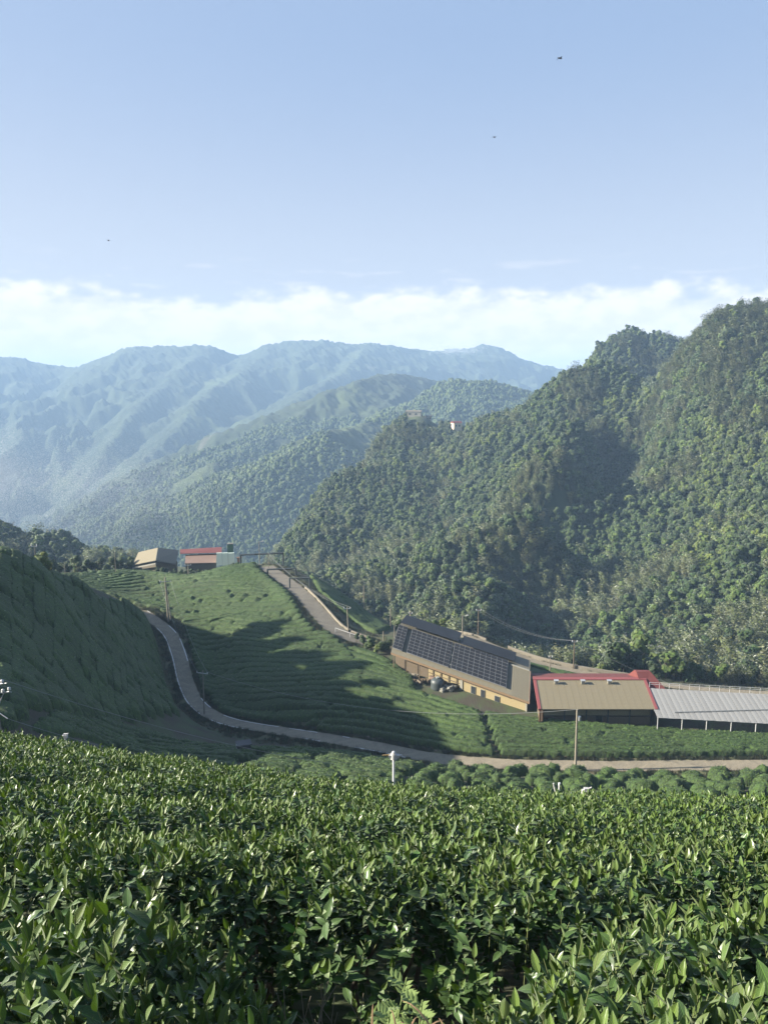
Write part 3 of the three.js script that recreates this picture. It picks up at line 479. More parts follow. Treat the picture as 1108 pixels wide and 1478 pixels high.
{
  const R = rng(2024), spots = [];
  // spots thin out with distance as crowns shrink in view; the land decides where they stand
  for (let d = 146; d < 880;) {
    const gap = 3.1 + d * 0.0017;
    for (let x = -0.62 * d; x < 0.72 * d; x += gap) {
      const xx = x + (R() - 0.5) * gap * 0.9, zz = -d + (R() - 0.5) * gap * 0.9, dd = -zz, px = CX + F * (xx / dd) * 0.97;
      if (dd < 225 && px < 640) continue;
      if (px < 400 && dd < 330) continue;
      if (dd < 172 && px < 880) continue;
      if (px > 560 && dd < 240 && roadDistance(xx, zz) < (px > 880 ? 3.5 : 9)) continue;
      if (px > 575 && px < 670 && dd > 690 && dd < 760 && R() < 0.6) continue;
      if ([[658, 665], [597, 712], [618, 716]].some(([hx, hd]) => Math.abs(px - hx) < 12 && dd > hd - 60 && dd < hd + 6)) continue;
      spots.push([xx, zz, dd, px]);
      const e = 2.5, steep = Math.hypot(land(xx + e, zz) - land(xx - e, zz), land(xx, zz + e) - land(xx, zz - e)) / (2 * e);
      for (let k = 0; k < Math.min(3, Math.floor(steep * 1.9 + R() * 0.6)); k++) spots.push([xx + (R() - 0.5) * gap * 1.1, zz + (R() - 0.5) * gap * 1.1, dd, px]);
    }
    d += gap * 0.86;
  }
  // hide nothing that can be seen: keep those whose top clears the land in front of them
  const seen = spots.filter(([x, z]) => skyline(x, z, land(x, z) + 7));
  const bamboo = (x, z) => { const n = fbm(x / 42, z / 42, 7.7, 3) + 0.16 * sstep(330, 220, -z) + 0.05; return n > 0.13; };
  seen.sort((a, b) => a[2] - b[2]);
  const im = {}; let single = 0;
  const plan = seen.map(([x, z, d, px]) => ({ x, z, d, px, b: bamboo(x, z) ? R() < 0.85 : R() < 0.06, k: Math.floor(R() * 60), s: 0.5 + R() * 0.5 + (R() < 0.15 ? 0.4 : 0) + (R() < 0.03 ? 0.4 : 0), t: R() * 6.28, c: R() }));
  for (const q of plan) {
    const y = land(q.x, q.z) - 0.4, near = q.px > 560 && single < 300 && q.d < 330;
    const G = q.b ? q.k % 3 : q.k % 5, tone = fbm(q.x / 55, q.z / 55, 4.4, 2), ci = q.b ? q.k % 3 : clamp(Math.floor(2.6 + tone * 7 + (q.c - 0.5) * 3.4), 0, 5);
    if (near) {
      single++;
      const t = q.b ? thing('bamboo_clump', 'feathery yellow green bamboo clump in the forest behind the barns', 'bamboo', V(q.x, y, q.z), q.t, 'bamboo clumps in the forest behind the barns') : thing('forest_tree', 'leafy broadleaf tree in the dense forest behind the barns', 'tree', V(q.x, y, q.z), q.t, 'broadleaf trees in the forest behind the barns');
      t.scale.setScalar(q.s);
      if (q.b) { mesh('culm', CULMS[G], culmMat, t); mesh('crown', PLUMES[G], bambooMats[ci], t); } else { mesh('trunk', TRUNKS[G], barkMat, t); mesh('crown', CROWNS[G], treeMats[ci], t); }
    } else {
      const key = (q.b ? 'b' : 't') + G; (im[key] = im[key] || []).push([q.x, y, q.z, q.s * (1 + q.d * 0.0002), q.t, (q.b ? BAMBOO : GREENS)[ci], 0.8 + 0.4 * q.c]);
    }
  }
  const wood = new THREE.Group(); wood.name = 'forest'; scene.add(wood); wood.userData = { kind: 'stuff', label: 'dense forest of trees and bamboo covering the steep mountainside', category: 'forest' };
  for (const [key, list] of Object.entries(im)) {
    const m = shade(new THREE.InstancedMesh(key[0] === 'b' ? PLUMES[+key[1]] : CROWNS[+key[1]], crownMat, list.length)); m.name = key[0] === 'b' ? 'bamboo_crowns' : 'tree_crowns'; m.userData.kind = 'stuff';
    list.forEach(([x, y, z, s, t, c, b], i) => { E4.set(0, t, 0); M4.compose(V(x, y, z), Q4.setFromEuler(E4), V(s, s, s)); m.setMatrixAt(i, M4); m.setColorAt(i, C4.setRGB(c[0] * b, c[1] * b, c[2] * b)); });
    wood.add(m);
  }
  console.log('trees', seen.length, 'single', single, 'tufts', tuftTotal);

  // the woods on the far ranges
  const far = new THREE.Group(); far.name = 'far_woodland'; scene.add(far); far.userData = { kind: 'stuff', label: 'hazy woodland covering the far mountain ranges', category: 'woodland' };
  crownMat.vertexColors = true;
  const farGeo = [0, 1].map((s) => { const g = new THREE.IcosahedronGeometry(1, 1), p = g.attributes.position; for (let i = 0; i < p.count; i++) { const k = 1 + 0.55 * noise(p.getX(i) * 1.9 + s * 9, p.getY(i) * 1.9, p.getZ(i) * 1.9 + 4); p.setXYZ(i, p.getX(i) * k, p.getY(i) * k * 1.1 + 0.5, p.getZ(i) * k); } g.setAttribute('color', new THREE.Float32BufferAttribute(new Float32Array(p.count * 3).fill(1), 3)); g.computeVertexNormals(); return g; });
  const fl = [[], []];
  for (let d = 880; d < 1500;) {
    const gap = 2.6 + d * 0.0012;
    for (let x = -0.62 * d; x < 0.35 * d; x += gap) {
      const xx = x + (R() - 0.5) * gap, zz = -d + (R() - 0.5) * gap; if (fbm(xx / 210, zz / 210, 3.9, 3) > 0.19 || R() < 0.04) continue;
      const y = land(xx, zz) - 1;
      if (skyline(xx, zz, y + 6)) fl[R() < 0.5 ? 0 : 1].push([xx, y, zz, (1.4 + 1.7 * R()) * (0.85 + d * 0.0002), R() * 6.28, R()]);
    }
    d += gap;
  }
  fl.forEach((list, g) => { const m = shade(new THREE.InstancedMesh(farGeo[g], crownMat, list.length)); m.name = 'tree_crowns'; m.userData.kind = 'stuff'; list.forEach(([x, y, z, s, t, c], i) => { E4.set(0, t, 0); M4.compose(V(x, y, z), Q4.setFromEuler(E4), V(s, s * (0.8 + c * 0.5), s)); m.setMatrixAt(i, M4); const k = GREENS[Math.floor(c * 5.99)]; m.setColorAt(i, C4.setRGB(...k)); }); far.add(m); });
  console.log('far', fl[0].length + fl[1].length);
}
// ---------------------------------------------------------------- buildings
const SHEET = [new THREE.MeshPhysicalMaterial({ color: col(0.26, 0.257, 0.245), roughness: 0.75, transmission: 0.12 }), new THREE.MeshPhysicalMaterial({ color: col(0.24, 0.237, 0.226), roughness: 0.8, transmission: 0.12 })]; SHEET.forEach((m) => { m.name = 'white_roof_sheet'; });
const rustTint = dataTex(256, 256, (u, v) => { const n = wrapN(u, v, 14, 5.3, 4), m = wrapN(u, v, 60, 2.1, 3), k = 0.92 + 0.3 * n + 0.16 * m; return [228 * k, 224 * k - 10 * n, 210 * k - 22 * n]; });
const weathered = (name, r, g, b, o = {}) => { const m = new THREE.MeshStandardMaterial({ color: col(r, g, b), roughness: 0.7, map: rustTint, ...o }); m.name = name; return m; };
const barnRoof = weathered('grey_tan_sheet_roof', 0.20, 0.188, 0.150), roofTan = weathered('tan_sheet_roof', 0.266, 0.235, 0.168), roofRed = weathered('red_sheet_roof', 0.196, 0.049, 0.045), wallYellow = weathered('cream_wall', 0.392, 0.327, 0.196), wallGrey = weathered('grey_wall', 0.170, 0.150, 0.118), roofGrey = weathered('grey_sheet_roof', 0.222, 0.203, 0.170),
  panelMat = phys('solar_glass', 0.014, 0.015, 0.018, { roughness: 0.55, specularIntensity: 0.35 }), panelFrame = std('panel_frame', 0.11, 0.115, 0.12, { roughness: 0.6 }), windowDark = phys('window_glass', 0.03, 0.035, 0.04, { roughness: 0.15 }), wood = weathered('old_timber', 0.144, 0.111, 0.078), white = weathered('white_sheet', 0.340, 0.340, 0.327), pinkTile = weathered('pink_sheet', 0.274, 0.189, 0.163), redTrim = std('red_trim', 0.203, 0.056, 0.052, { roughness: 0.6 }), brownEave = weathered('brown_eave', 0.222, 0.150, 0.091), greenTank = weathered('green_sheet', 0.052, 0.144, 0.085), orangePillar = weathered('brick_pillar', 0.274, 0.144, 0.078), darkRoof = std('dark_roof', 0.05, 0.05, 0.055, { roughness: 0.7 });
// a frame of reference for a building on its plot: s along the front, w to the back, h up
function plot(a, b, back) { // a, b: the two front corners; back: direction to the rear
  const o = a.clone(), S = b.clone().sub(a), len = S.length(); S.normalize(); const W = back.clone().normalize();
  const P = (s, w, h) => V(S.x * s + W.x * w, S.y * s + W.y * w + h, S.z * s + W.z * w);
  const blk = (s0, s1, w0, w1, h0, h1) => { const f = (k) => (Array.isArray(k) ? k : [k, k, k, k]); const l = f(h0), t = f(h1); const c = [P(s0, w0, l[0]), P(s1, w0, l[1]), P(s1, w1, l[2]), P(s0, w1, l[3]), P(s0, w0, t[0]), P(s1, w0, t[1]), P(s1, w1, t[2]), P(s0, w1, t[3])]; const n = c[1].clone().sub(c[0]).cross(c[3].clone().sub(c[0])); if (n.y < 0) { const q = (i, j) => { [c[i], c[j]] = [c[j], c[i]]; }; q(1, 3); q(5, 7); } return hexa(c); };
  return { o, len, P, blk };
}
// --- the long barn with the black panel roof
{
  const a = at(762, 1010, 118), b = at(566, 940, 134); // eave ends
  const eaveDrop = 3.0; a.y -= eaveDrop; b.y -= eaveDrop;
  const { o, len, P, blk } = plot(a, b, V(0.2, 0, -0.98));
  const B = thing('long_barn', 'long cream walled barn with black solar panels covering its roof', 'barn', o);
  const hE = 3.0, wR = 6.6, hR = hE + 2.35, wB = 13, hB = hR - 0.45, slope = (w) => w < wR ? hE + (hR - hE) * w / wR : hR + (hB - hR) * (w - wR) / (wB - wR);
  mesh('front_wall', blk(0.3, len * 0.46, 0.5, 0.7, -3.5, 2.75), wallYellow, B);
  mesh('front_wall', blk(len * 0.46, len * 0.72, 0.9, 1.1, -3.5, 2.75), wallYellow, B);
  mesh('shed_wall', blk(len * 0.72, len - 0.4, 1.4, 1.55, -3.5, 2.6), wood, B);
  mesh('gable_wall', blk(0.3, 0.5, 0.7, wB - 0.4, [-3.5, -3.5, -3.5, -3.5], [hE, hE, hB - 0.2, hB - 0.2]), wallGrey, B);
  mesh('gable_wall', blk(len - 0.55, len - 0.35, 1.6, wB - 0.4, [-3.5, -3.5, -3.5, -3.5], [hE, hE, hB - 0.2, hB - 0.2]), wallGrey, B);
  mesh('rear_wall', blk(0.5, len - 0.55, wB - 0.6, wB - 0.4, -3.5, hB - 0.15), wallGrey, B);
  const roof = mesh('roof', blk(-0.1, len + 0.2, -0.5, wR, [slope(-0.5), slope(-0.5), hR, hR], [slope(-0.5) + 0.12, slope(-0.5) + 0.12, hR + 0.12, hR + 0.12]), barnRoof, B);
  mesh('rear_roof', blk(-0.1, len + 0.2, wR + 0.01, wB, [hR, hR, hB, hB], [hR + 0.12, hR + 0.12, hB + 0.12, hB + 0.12]), barnRoof, B);
  mesh('ridge_cap', blk(0.0, len * 0.13, wR - 0.25, wR + 0.25, hR + 0.13, hR + 0.21), white, roof);
  mesh('eave_board', blk(-0.1, len + 0.2, -0.62, -0.51, slope(-0.5) - 0.26, slope(-0.5) + 0.10), brownEave, B);
  mesh('verge_trim', blk(-0.24, -0.11, -0.6, wR, [slope(-0.5) - 0.25, slope(-0.5) - 0.25, hR - 0.25, hR - 0.25], [slope(-0.5) + 0.16, slope(-0.5) + 0.16, hR + 0.16, hR + 0.16]), pinkTile, B);
  for (let i = 0; i < 9; i++) mesh('corrugation', blk(0.2 + i * 0.33, 0.26 + i * 0.33, -0.48, wR - 0.3, [slope(-0.48) + 0.121, slope(-0.48) + 0.121, slope(wR - 0.3) + 0.121, slope(wR - 0.3) + 0.121], [slope(-0.48) + 0.15, slope(-0.48) + 0.15, slope(wR - 0.3) + 0.15, slope(wR - 0.3) + 0.15]), barnRoof, roof);
  // panels on a rack above the slope
  const rack = mesh('panel_rack', mergeGeometries([0.17, 0.36, 0.55, 0.75, 0.96].flatMap((t) => [1.0, 3.4, 5.8].map((w) => blk(len * t, len * t + 0.09, w, w + 0.09, slope(w) + 0.12, slope(w) + 0.62)))), steel, B);
  const bays = [[0.150, 0.545], [0.560, 0.885], [0.925, 1.0]], ROWS = 8, lift = 0.62;
  for (const [t0, t1] of bays) {
    const n = Math.round((t1 - t0) * len / 1.06), ds = (t1 - t0) * len / n, dw = 6.5 / ROWS;
    mesh('panel_frame', blk(t0 * len - 0.03, t1 * len + 0.03, 0.15, 0.15 + 6.56, [slope(0.15) + lift - 0.06, slope(0.15) + lift - 0.06, slope(0.15) + lift + 2.26, slope(0.15) + lift + 2.26], [slope(0.15) + lift, slope(0.15) + lift, slope(0.15) + lift + 2.32, slope(0.15) + lift + 2.32]), panelFrame, B);
    for (let i = 0; i < n; i++) for (let j = 0; j < ROWS; j++) {
      const s0 = t0 * len + i * ds + 0.05, s1 = s0 + ds - 0.10, w0 = 0.18 + j * dw + 0.05, w1 = w0 + dw - 0.10, y = (w) => slope(0.15) + lift + 2.32 * (w - 0.15) / 6.56, dh = 0.018 * noise(i * 1.7, j * 2.3, t0 * 9);
      mesh('solar_panel', blk(s0, s1, w0, w1, [y(w0) + 0.004, y(w0) + 0.004, y(w1) + 0.004, y(w1) + 0.004], [y(w0) + 0.03 + dh, y(w0) + 0.03 - dh, y(w1) + 0.03 - dh, y(w1) + 0.03 + dh]), panelMat, B);
    }
  }
  mesh('rear_solar_panel', blk(0.10 * len, 0.5 * len, wR + 0.35, wB - 0.2, [hR + 0.75, hR + 0.75, hB + 0.75, hB + 0.75], [hR + 0.82, hR + 0.82, hB + 0.82, hB + 0.82]), panelMat, B);
  mesh('rear_solar_panel', blk(0.52 * len, 0.99 * len, wR + 0.5, wB + 0.5, [hR + 0.95, hR + 0.95, hB + 0.95, hB + 0.95], [hR + 1.02, hR + 1.02, hB + 1.02, hB + 1.02]), panelMat, B);
  // windows and a covered loading opening on the cream wall
  for (const [s, w, h0, h1] of [[5.2, 1.0, 0.5, 1.55], [8.0, 0.85, 0.35, 1.75], [9.8, 0.95, 0.35, 1.75]]) {
    const win = mesh('window', blk(s, s + w, 0.40, 0.498, h0, h1), white, B);
    mesh('pane', blk(s + 0.07, s + w * 0.48, 0.37, 0.399, h0 + 0.07, h1 - 0.07), windowDark, win); mesh('pane', blk(s + w * 0.52, s + w - 0.07, 0.37, 0.399, h0 + 0.07, h1 - 0.07), windowDark, win);
  }
  mesh('opening_infill', blk(0.5, 3.0, 0.44, 0.498, -1.4, 0.15), wallGrey, B);  // grey slab added in place of the dark loading opening
  mesh('wall_pillar', blk(0.2, 0.5, 0.30, 0.499, -3.5, 2.7), white, B);
  mesh('wall_pillar', blk(len * 0.455, len * 0.475, 0.35, 0.88, -3.5, 2.5), white, B);
  mesh('wall_beam', blk(3.2, len * 0.455, 0.38, 0.498, 1.95, 2.15), wood, B);
  mesh('porch_rail', mergeGeometries([0.5, 1.2, 1.9].map((h) => blk(len * 0.475, len * 0.72, 0.60, 0.68, h, h + 0.1)).concat([0.50, 0.56, 0.62, 0.68].map((t) => blk(len * t, len * t + 0.12, 0.69, 0.80, -2, 2.7)))), wood, B);
  mesh('annex_wall', blk(len * 0.60, len * 0.70, 0.0, 0.55, -3.5, 0.9), pinkTile, B);
  for (const t of [0.78, 0.88, 0.985]) mesh('shed_post', blk(len * t, len * t + 0.16, -0.2, -0.04, -4, 2.75), wood, B);
  const P0 = P(len * 0.63, -1.7, 0).add(o);
  // the dark water tank and clutter in front
  P0.y = land(P0.x, P0.z);
  const T = thing('water_tank', 'dark round water tank standing on the grass against the long barn', 'water tank', P0);
  const lathe = new THREE.LatheGeometry([[0, 0], [1.15, 0], [1.2, 0.1], [1.17, 0.5], [1.2, 0.55], [1.17, 1.0], [1.2, 1.05], [1.15, 1.5], [0.8, 1.8], [0.3, 1.92], [0, 1.95]].map(([x, y]) => new THREE.Vector2(x, y)), 20);
  mesh('tank_body', lathe, std('tank_plastic', 0.045, 0.055, 0.055, { roughness: 0.5 }), T); mesh('tank_lid', new THREE.CylinderGeometry(0.32, 0.34, 0.14, 14).translate(0, 2.0, 0), std('tank_lid', 0.2, 0.21, 0.2), T);
  const heap = (t, off, label, mat, seed) => { const p = P(len * t, off, 0).add(o); p.y = land(p.x, p.z); const R = rng(seed), gs = []; for (let i = 0; i < 12; i++) { const x = (R() - 0.5) * 2.6, z = (R() - 0.5) * 1.2, h = 0.2 + R() * 0.7, g = new THREE.BoxGeometry(0.3 + R() * 0.9, 0.12 + R() * 0.3, 0.3 + R() * 0.6); g.rotateY(R() * 3); g.rotateZ((R() - 0.5) * 0.8); g.translate(x, h * 0.7, z); gs.push(g); } tag(mesh('scrap_pile', mergeGeometries(gs), mat), label, 'scrap pile').position.copy(p); };
  heap(0.76, -1.5, 'pile of pale planks and scrap under the eave of the long barn', wood, 3); heap(0.56, -1.3, 'pile of light boards leaning near the dark water tank', white, 9); heap(0.86, -0.9, 'low heap of stones and timber at the upper end of the long barn', concrete, 5);
}
// --- the tan barn with red edges
{
  const a = at(780, 1020, 112.5), b = at(943.5, 1023, 112.5); const E = 3.3; a.y = b.y = (a.y + b.y) / 2 - E;
  const { o, len, P, blk } = plot(a, b, V(0.09, 0, -1));
  const B = thing('tan_roofed_barn', 'open fronted barn with tan roof edged in red', 'barn', o);
  const wR = 7.7, hR = E + 1.62, wB = 15, hB = hR - 1.9, h = (w) => E + (hR - E) * w / wR;
  const rf = mesh('roof', blk(0, len, -0.5, wR, [h(-0.5), h(-0.5), hR, hR], [h(-0.5) + 0.1, h(-0.5) + 0.1, hR + 0.1, hR + 0.1]), roofTan, B);
  mesh('rear_roof', blk(-0.2, len + 0.2, wR + 0.01, wB, [hR, hR, hB, hB], [hR + 0.16, hR + 0.16, hB + 0.1, hB + 0.1]), roofRed, B);
  for (const [s0, s1] of [[-0.45, -0.01], [len + 0.01, len + 0.45]]) mesh('verge_trim', blk(s0, s1, -0.55, wR, [h(-0.5) - 0.12, h(-0.5) - 0.12, hR - 0.12, hR - 0.12], [h(-0.5) + 0.17, h(-0.5) + 0.17, hR + 0.17, hR + 0.17]), redTrim, B);
  mesh('ridge_cap', blk(-0.5, len + 0.5, wR - 0.5, wR + 0.4, [hR + 0.02, hR + 0.02, hR + 0.13, hR + 0.13], [hR + 0.14, hR + 0.14, hR + 0.21, hR + 0.21]), redTrim, B);
  for (let i = 0; i < Math.floor(len / 1.04); i++) mesh('sheet_lap', blk(0.15 + i * 1.04, 0.20 + i * 1.04, -0.48, wR - 0.6, [h(-0.48) + 0.101, h(-0.48) + 0.101, h(wR - 0.6) + 0.101, h(wR - 0.6) + 0.101], [h(-0.48) + 0.116, h(-0.48) + 0.116, h(wR - 0.6) + 0.116, h(wR - 0.6) + 0.116]), roofTan, rf);
  for (const t of [0.165, 0.41, 0.655]) { const v = mesh('roof_vent', blk(len * t, len * t + 0.55, 6.0, 6.55, [h(6) - 0.1, h(6) - 0.1, h(6) - 0.1, h(6) - 0.1], h(6.55) + 0.55), white, B); mesh('vent_cap', blk(len * t - 0.1, len * t + 0.65, 5.9, 6.65, h(6.55) + 0.551, h(6.55) + 0.63), steel, v); }
  mesh('rear_wall', blk(0.2, len - 0.2, wB - 0.7, wB - 0.5, -4, hB), wallGrey, B);
  mesh('inner_wall', blk(0.3, len - 0.3, 4.6, 4.75, -4, h(4.6) - 0.02), wallGrey, B);
  for (const s of [0.2, len - 0.35]) mesh('gable_wall', blk(s, s + 0.15, 0.2, wR, [-4, -4, -4, -4], [h(0.2), h(0.2), hR, hR]), wallGrey, B);
  mesh('front_panel', blk(0.5, len - 0.5, 0.32, 0.44, 1.9, 2.75), roofTan, B);
  mesh('front_board', blk(len * 0.55, len - 0.5, 0.30, 0.42, 0.4, 1.7), wood, B);
  mesh('front_board', blk(0.5, len * 0.5, 0.9, 1.0, -2, 1.5), wood, B);
  for (let i = 0; i < 6; i++) mesh('post', blk(0.3 + i * (len - 0.7) / 5, 0.44 + i * (len - 0.7) / 5, 0.05, 0.19, -4, h(0.1) - 0.01), i === 0 ? orangePillar : darkSteel, B);
  mesh('corner_pillar', blk(-0.25, 0.1, -0.3, 0.04, -4, h(-0.3) - 0.15), orangePillar, B);
}
// --- the small red roof behind it
{
  const a = at(930, 1003, 117.5), b = at(963, 1003, 117.5), H0 = 3.2; a.y -= H0; b.y -= H0; b.y = a.y;
  const { o, len, blk } = plot(a, b, V(-0.12, 0, -1));
  const B = thing('small_shed', 'small dark shed with hipped red roof beside the tan roofed barn', 'shed', o);
  mesh('wall', blk(0, len, 0, 8, -4, H0), wallGrey, B);
  mesh('roof', hexa([[-0.3, -0.4, 0], [len + 0.5, -0.4, 0], [len + 0.5, 8.4, 0], [-0.3, 8.4, 0]].map(([s, w]) => V(s, H0 + 0.01, -w)).concat([[-0.3, 3.6], [len * 0.55, 3.9], [len * 0.55, 4.4], [-0.3, 4.6]].map(([s, w]) => V(s, H0 + 2.5, -w)))), roofRed, B);
  mesh('window', blk(len * 0.55, len * 0.85, -0.06, -0.005, 1.2, 2.0), windowDark, B);
}
// --- the white sheeted shade roof
{
  const a = at(948, 1036, 110), b = at(1240, 1052, 107.5); const c0 = at(966, 993, 117.6);
  const o = a.clone(); o.y = land(a.x, a.z);
  const B = thing('shade_house', 'long low greenhouse with rippled white roof sheets on thin posts', 'greenhouse', o);
  const yF = a.y - o.y, yB = c0.y - o.y, n = 34, len = b.x - a.x;
  const pt = (t, w) => V(len * t + w * 0.45, yF + (yB - yF) * w + (b.y - a.y) * t, (b.z - a.z) * t - 7.6 * w);
  for (let i = 0; i < n; i++) { // each sheet is rippled across its length
    const t0 = i / n, t1 = (i + 0.975) / n, pos = [], idx = [], K = 34;
    for (let k = 0; k <= K; k++) { const w = k / K; for (const [t, s] of [[t0, 0], [t0 * 0.5 + t1 * 0.5, 1], [t1, 0]]) { const p = pt(t, w); pos.push(p.x, p.y + 0.02 * s + 0.03 * ((k + (i % 2)) % 2) + 0.015 * noise(i * 3.1, k * 0.3), p.z); } }
    for (let k = 0; k < K; k++) for (let q = 0; q < 2; q++) { const m = k * 3 + q; idx.push(m, m + 1, m + 3, m + 1, m + 4, m + 3); }
    const g = new THREE.BufferGeometry(); g.setAttribute('position', new THREE.Float32BufferAttribute(pos, 3)); g.setIndex(idx); const gg = g.toNonIndexed(); gg.computeVertexNormals(); mesh('roof_sheet', gg, i % 3 ? SHEET[0] : SHEET[1], B);
  }
  const post = (t, w, r = 0.05, mat = concrete, y0 = -0.5) => { const p = pt(t, w), l = land(p.x + o.x, p.z + o.z) - o.y; return mesh('post', bar(V(p.x, Math.min(l, p.y - 1) + y0, p.z), V(p.x, p.y - 0.06, p.z), r), mat, B); };
  for (let i = 0; i <= 8; i++) { post(i / 8 * 0.98 + 0.004, 0.01, 0.07, whitePaint); post(i / 8 * 0.98 + 0.004, 0.97, 0.06); }
  mesh('purlin', mergeGeometries([0.02, 0.5, 0.98].map((w) => bar(pt(0, w).add(V(0, -0.07, 0)), pt(1, w).add(V(0, -0.07, 0)), 0.04))), steel, B);
  mesh('hose', bar(pt(0.10, 0.18).add(V(0, 0.16, 0)), pt(0.95, 0.62).add(V(0, 0.16, 0)), 0.06), cableMat, B);
  mesh('handrail', mergeGeometries([0.55, 0.85].map((h) => bar(pt(0.03, 1.03).add(V(0, h, 0)), pt(1, 1.03).add(V(0, h, 0)), 0.035))), whitePaint, B);
  for (let i = 0; i <= 18; i++) mesh('rail_post', bar(pt(0.03 + i / 18 * 0.96, 1.03).add(V(0, -0.3, 0)), pt(0.03 + i / 18 * 0.96, 1.03).add(V(0, 0.85, 0)), 0.035), whitePaint, B);
}
// --- the far barns on the saddle of the hill
{
  const slab = (c, t, up = true) => hexa([...c.map((p) => p.clone().add(V(0, -t, 0))), ...c]);
  const o1 = onLand(225, 822, 217), B = thing('weathered_barn', 'weathered barn with two pale sheet roof slopes on the crest of the tea hill', 'barn', o1), L = (px, py, d) => at(px, py, d).sub(o1);
  mesh('roof_slope', slab([L(192, 815, 216), L(225, 808.5, 211), L(228, 790.5, 219), L(200, 797, 224)], 0.12), roofTan, B);
  mesh('roof_slope', slab([L(225.6, 808.5, 211), L(254, 814, 215), L(258, 794, 223), L(228.4, 790.5, 219)], 0.12), roofGrey, B);
  mesh('wall', slab([L(193, 817.5, 217), L(225, 811, 212.5), L(227, 806, 219), L(200, 811, 224)], 4.5), wallGrey, B);
  mesh('wall', slab([L(226, 811, 212.5), L(253, 816, 216), L(256, 809, 222), L(228, 806, 219)], 4.5), wood, B);
  mesh('wall_band', slab([L(191.5, 819, 215.6), L(224.6, 812.5, 210.6), L(225, 812.3, 211), L(192, 818.8, 216)], 0.4), white, B);
  const o2 = onLand(300, 822, 219), C = thing('pink_roofed_barn', 'long barn with faded pink roof and red ridge on the crest of the tea hill', 'barn', o2), K = (px, py, d) => at(px, py, d).sub(o2);
  mesh('roof_slope', slab([K(267, 813, 216), K(312, 812, 216), K(313, 799, 222), K(268, 800.5, 222)], 0.12), pinkTile, C);
  mesh('ridge_roof', slab([K(260, 799, 221), K(320, 797.5, 221), K(320, 789.5, 227), K(260, 793, 227)], 0.12), roofRed, C);
  mesh('wall', slab([K(268, 814, 216.6), K(311, 813, 216.6), K(312, 807, 222), K(269, 808, 222)], 4.5), wallGrey, C);
  const o3 = onLand(325, 822, 217), D = thing('white_shed', 'small pale green and white shed against the end of the pink roofed barn', 'shed', o3), Q = (px, py, d) => at(px, py, d).sub(o3);
  for (const [p0, p1] of [[312.5, 320.4], [320.8, 329.0], [329.4, 338]]) mesh('wall_panel', slab([Q(p0, 798.5, 215), Q(p1, 798, 215), Q(p1, 797.4, 218), Q(p0, 797.8, 218)], 3.6), std('pale_green_sheet', 0.50, 0.60, 0.52), D);
  const o4 = onLand(332, 822, 221), E = thing('green_tower', 'narrow green sheet tower with white cap behind the pale shed', 'tower', o4), Z = (px, py, d) => at(px, py, d).sub(o4);
  mesh('tower_body', slab([Z(328, 786, 221), Z(336.5, 785.6, 221), Z(336.5, 785, 223), Z(328, 785.4, 223)], 8), greenTank, E); mesh('cap', slab([Z(327.5, 784.6, 220.8), Z(337, 784.2, 220.8), Z(337, 783.4, 223.2), Z(327.5, 783.8, 223.2)], 0.25), white, E);
  const p5 = onLand(346, 822, 212); tag(mesh('brick_pillar', mergeGeometries([box(-0.55, 0.55, -1, 3.4, -0.4, 0.4), box(-0.7, 0.7, 3.4, 3.6, -0.55, 0.55)]), orangePillar), 'reddish brick gate pillar beside the pale shed on the hill', 'pillar').position.copy(p5);
}
// --- steel goal shaped frames along the lane
{
  const fr = (p, q, base1, base2, r, label) => { const o = base1.clone(); const B = thing('steel_frame', label, 'frame', o); const l = (v) => v.clone().sub(o); mesh('beam', bar(l(p).add(V(-0.1, 0, 0)), l(q).add(V(0.1, 0, 0)), r, 4), darkSteel, B); mesh('leg', bar(l(base1).add(V(0, -0.6, 0)), l(p), r, 4), darkSteel, B); mesh('leg', bar(l(base2).add(V(0, -0.6, 0)), l(q), r, 4), darkSteel, B); };
  const mk = (x0, y0, x1, y1, d, r, label) => { const p = at(x0, y0, d), q = at(x1, y1, d - 1); fr(p, q, V(p.x, land(p.x, p.z), p.z), V(q.x, land(q.x, q.z), q.z), r, label); };
  mk(347, 801, 408.5, 798, 196, 0.24, 'wide black steel goal frame standing highest on the lane');
  mk(386, 822, 427, 820.5, 182, 0.22, 'black steel goal frame across the top of the lane');
  mk(418, 835, 447, 833.5, 171, 0.17, 'smaller grey steel frame across the lane below the others');
}
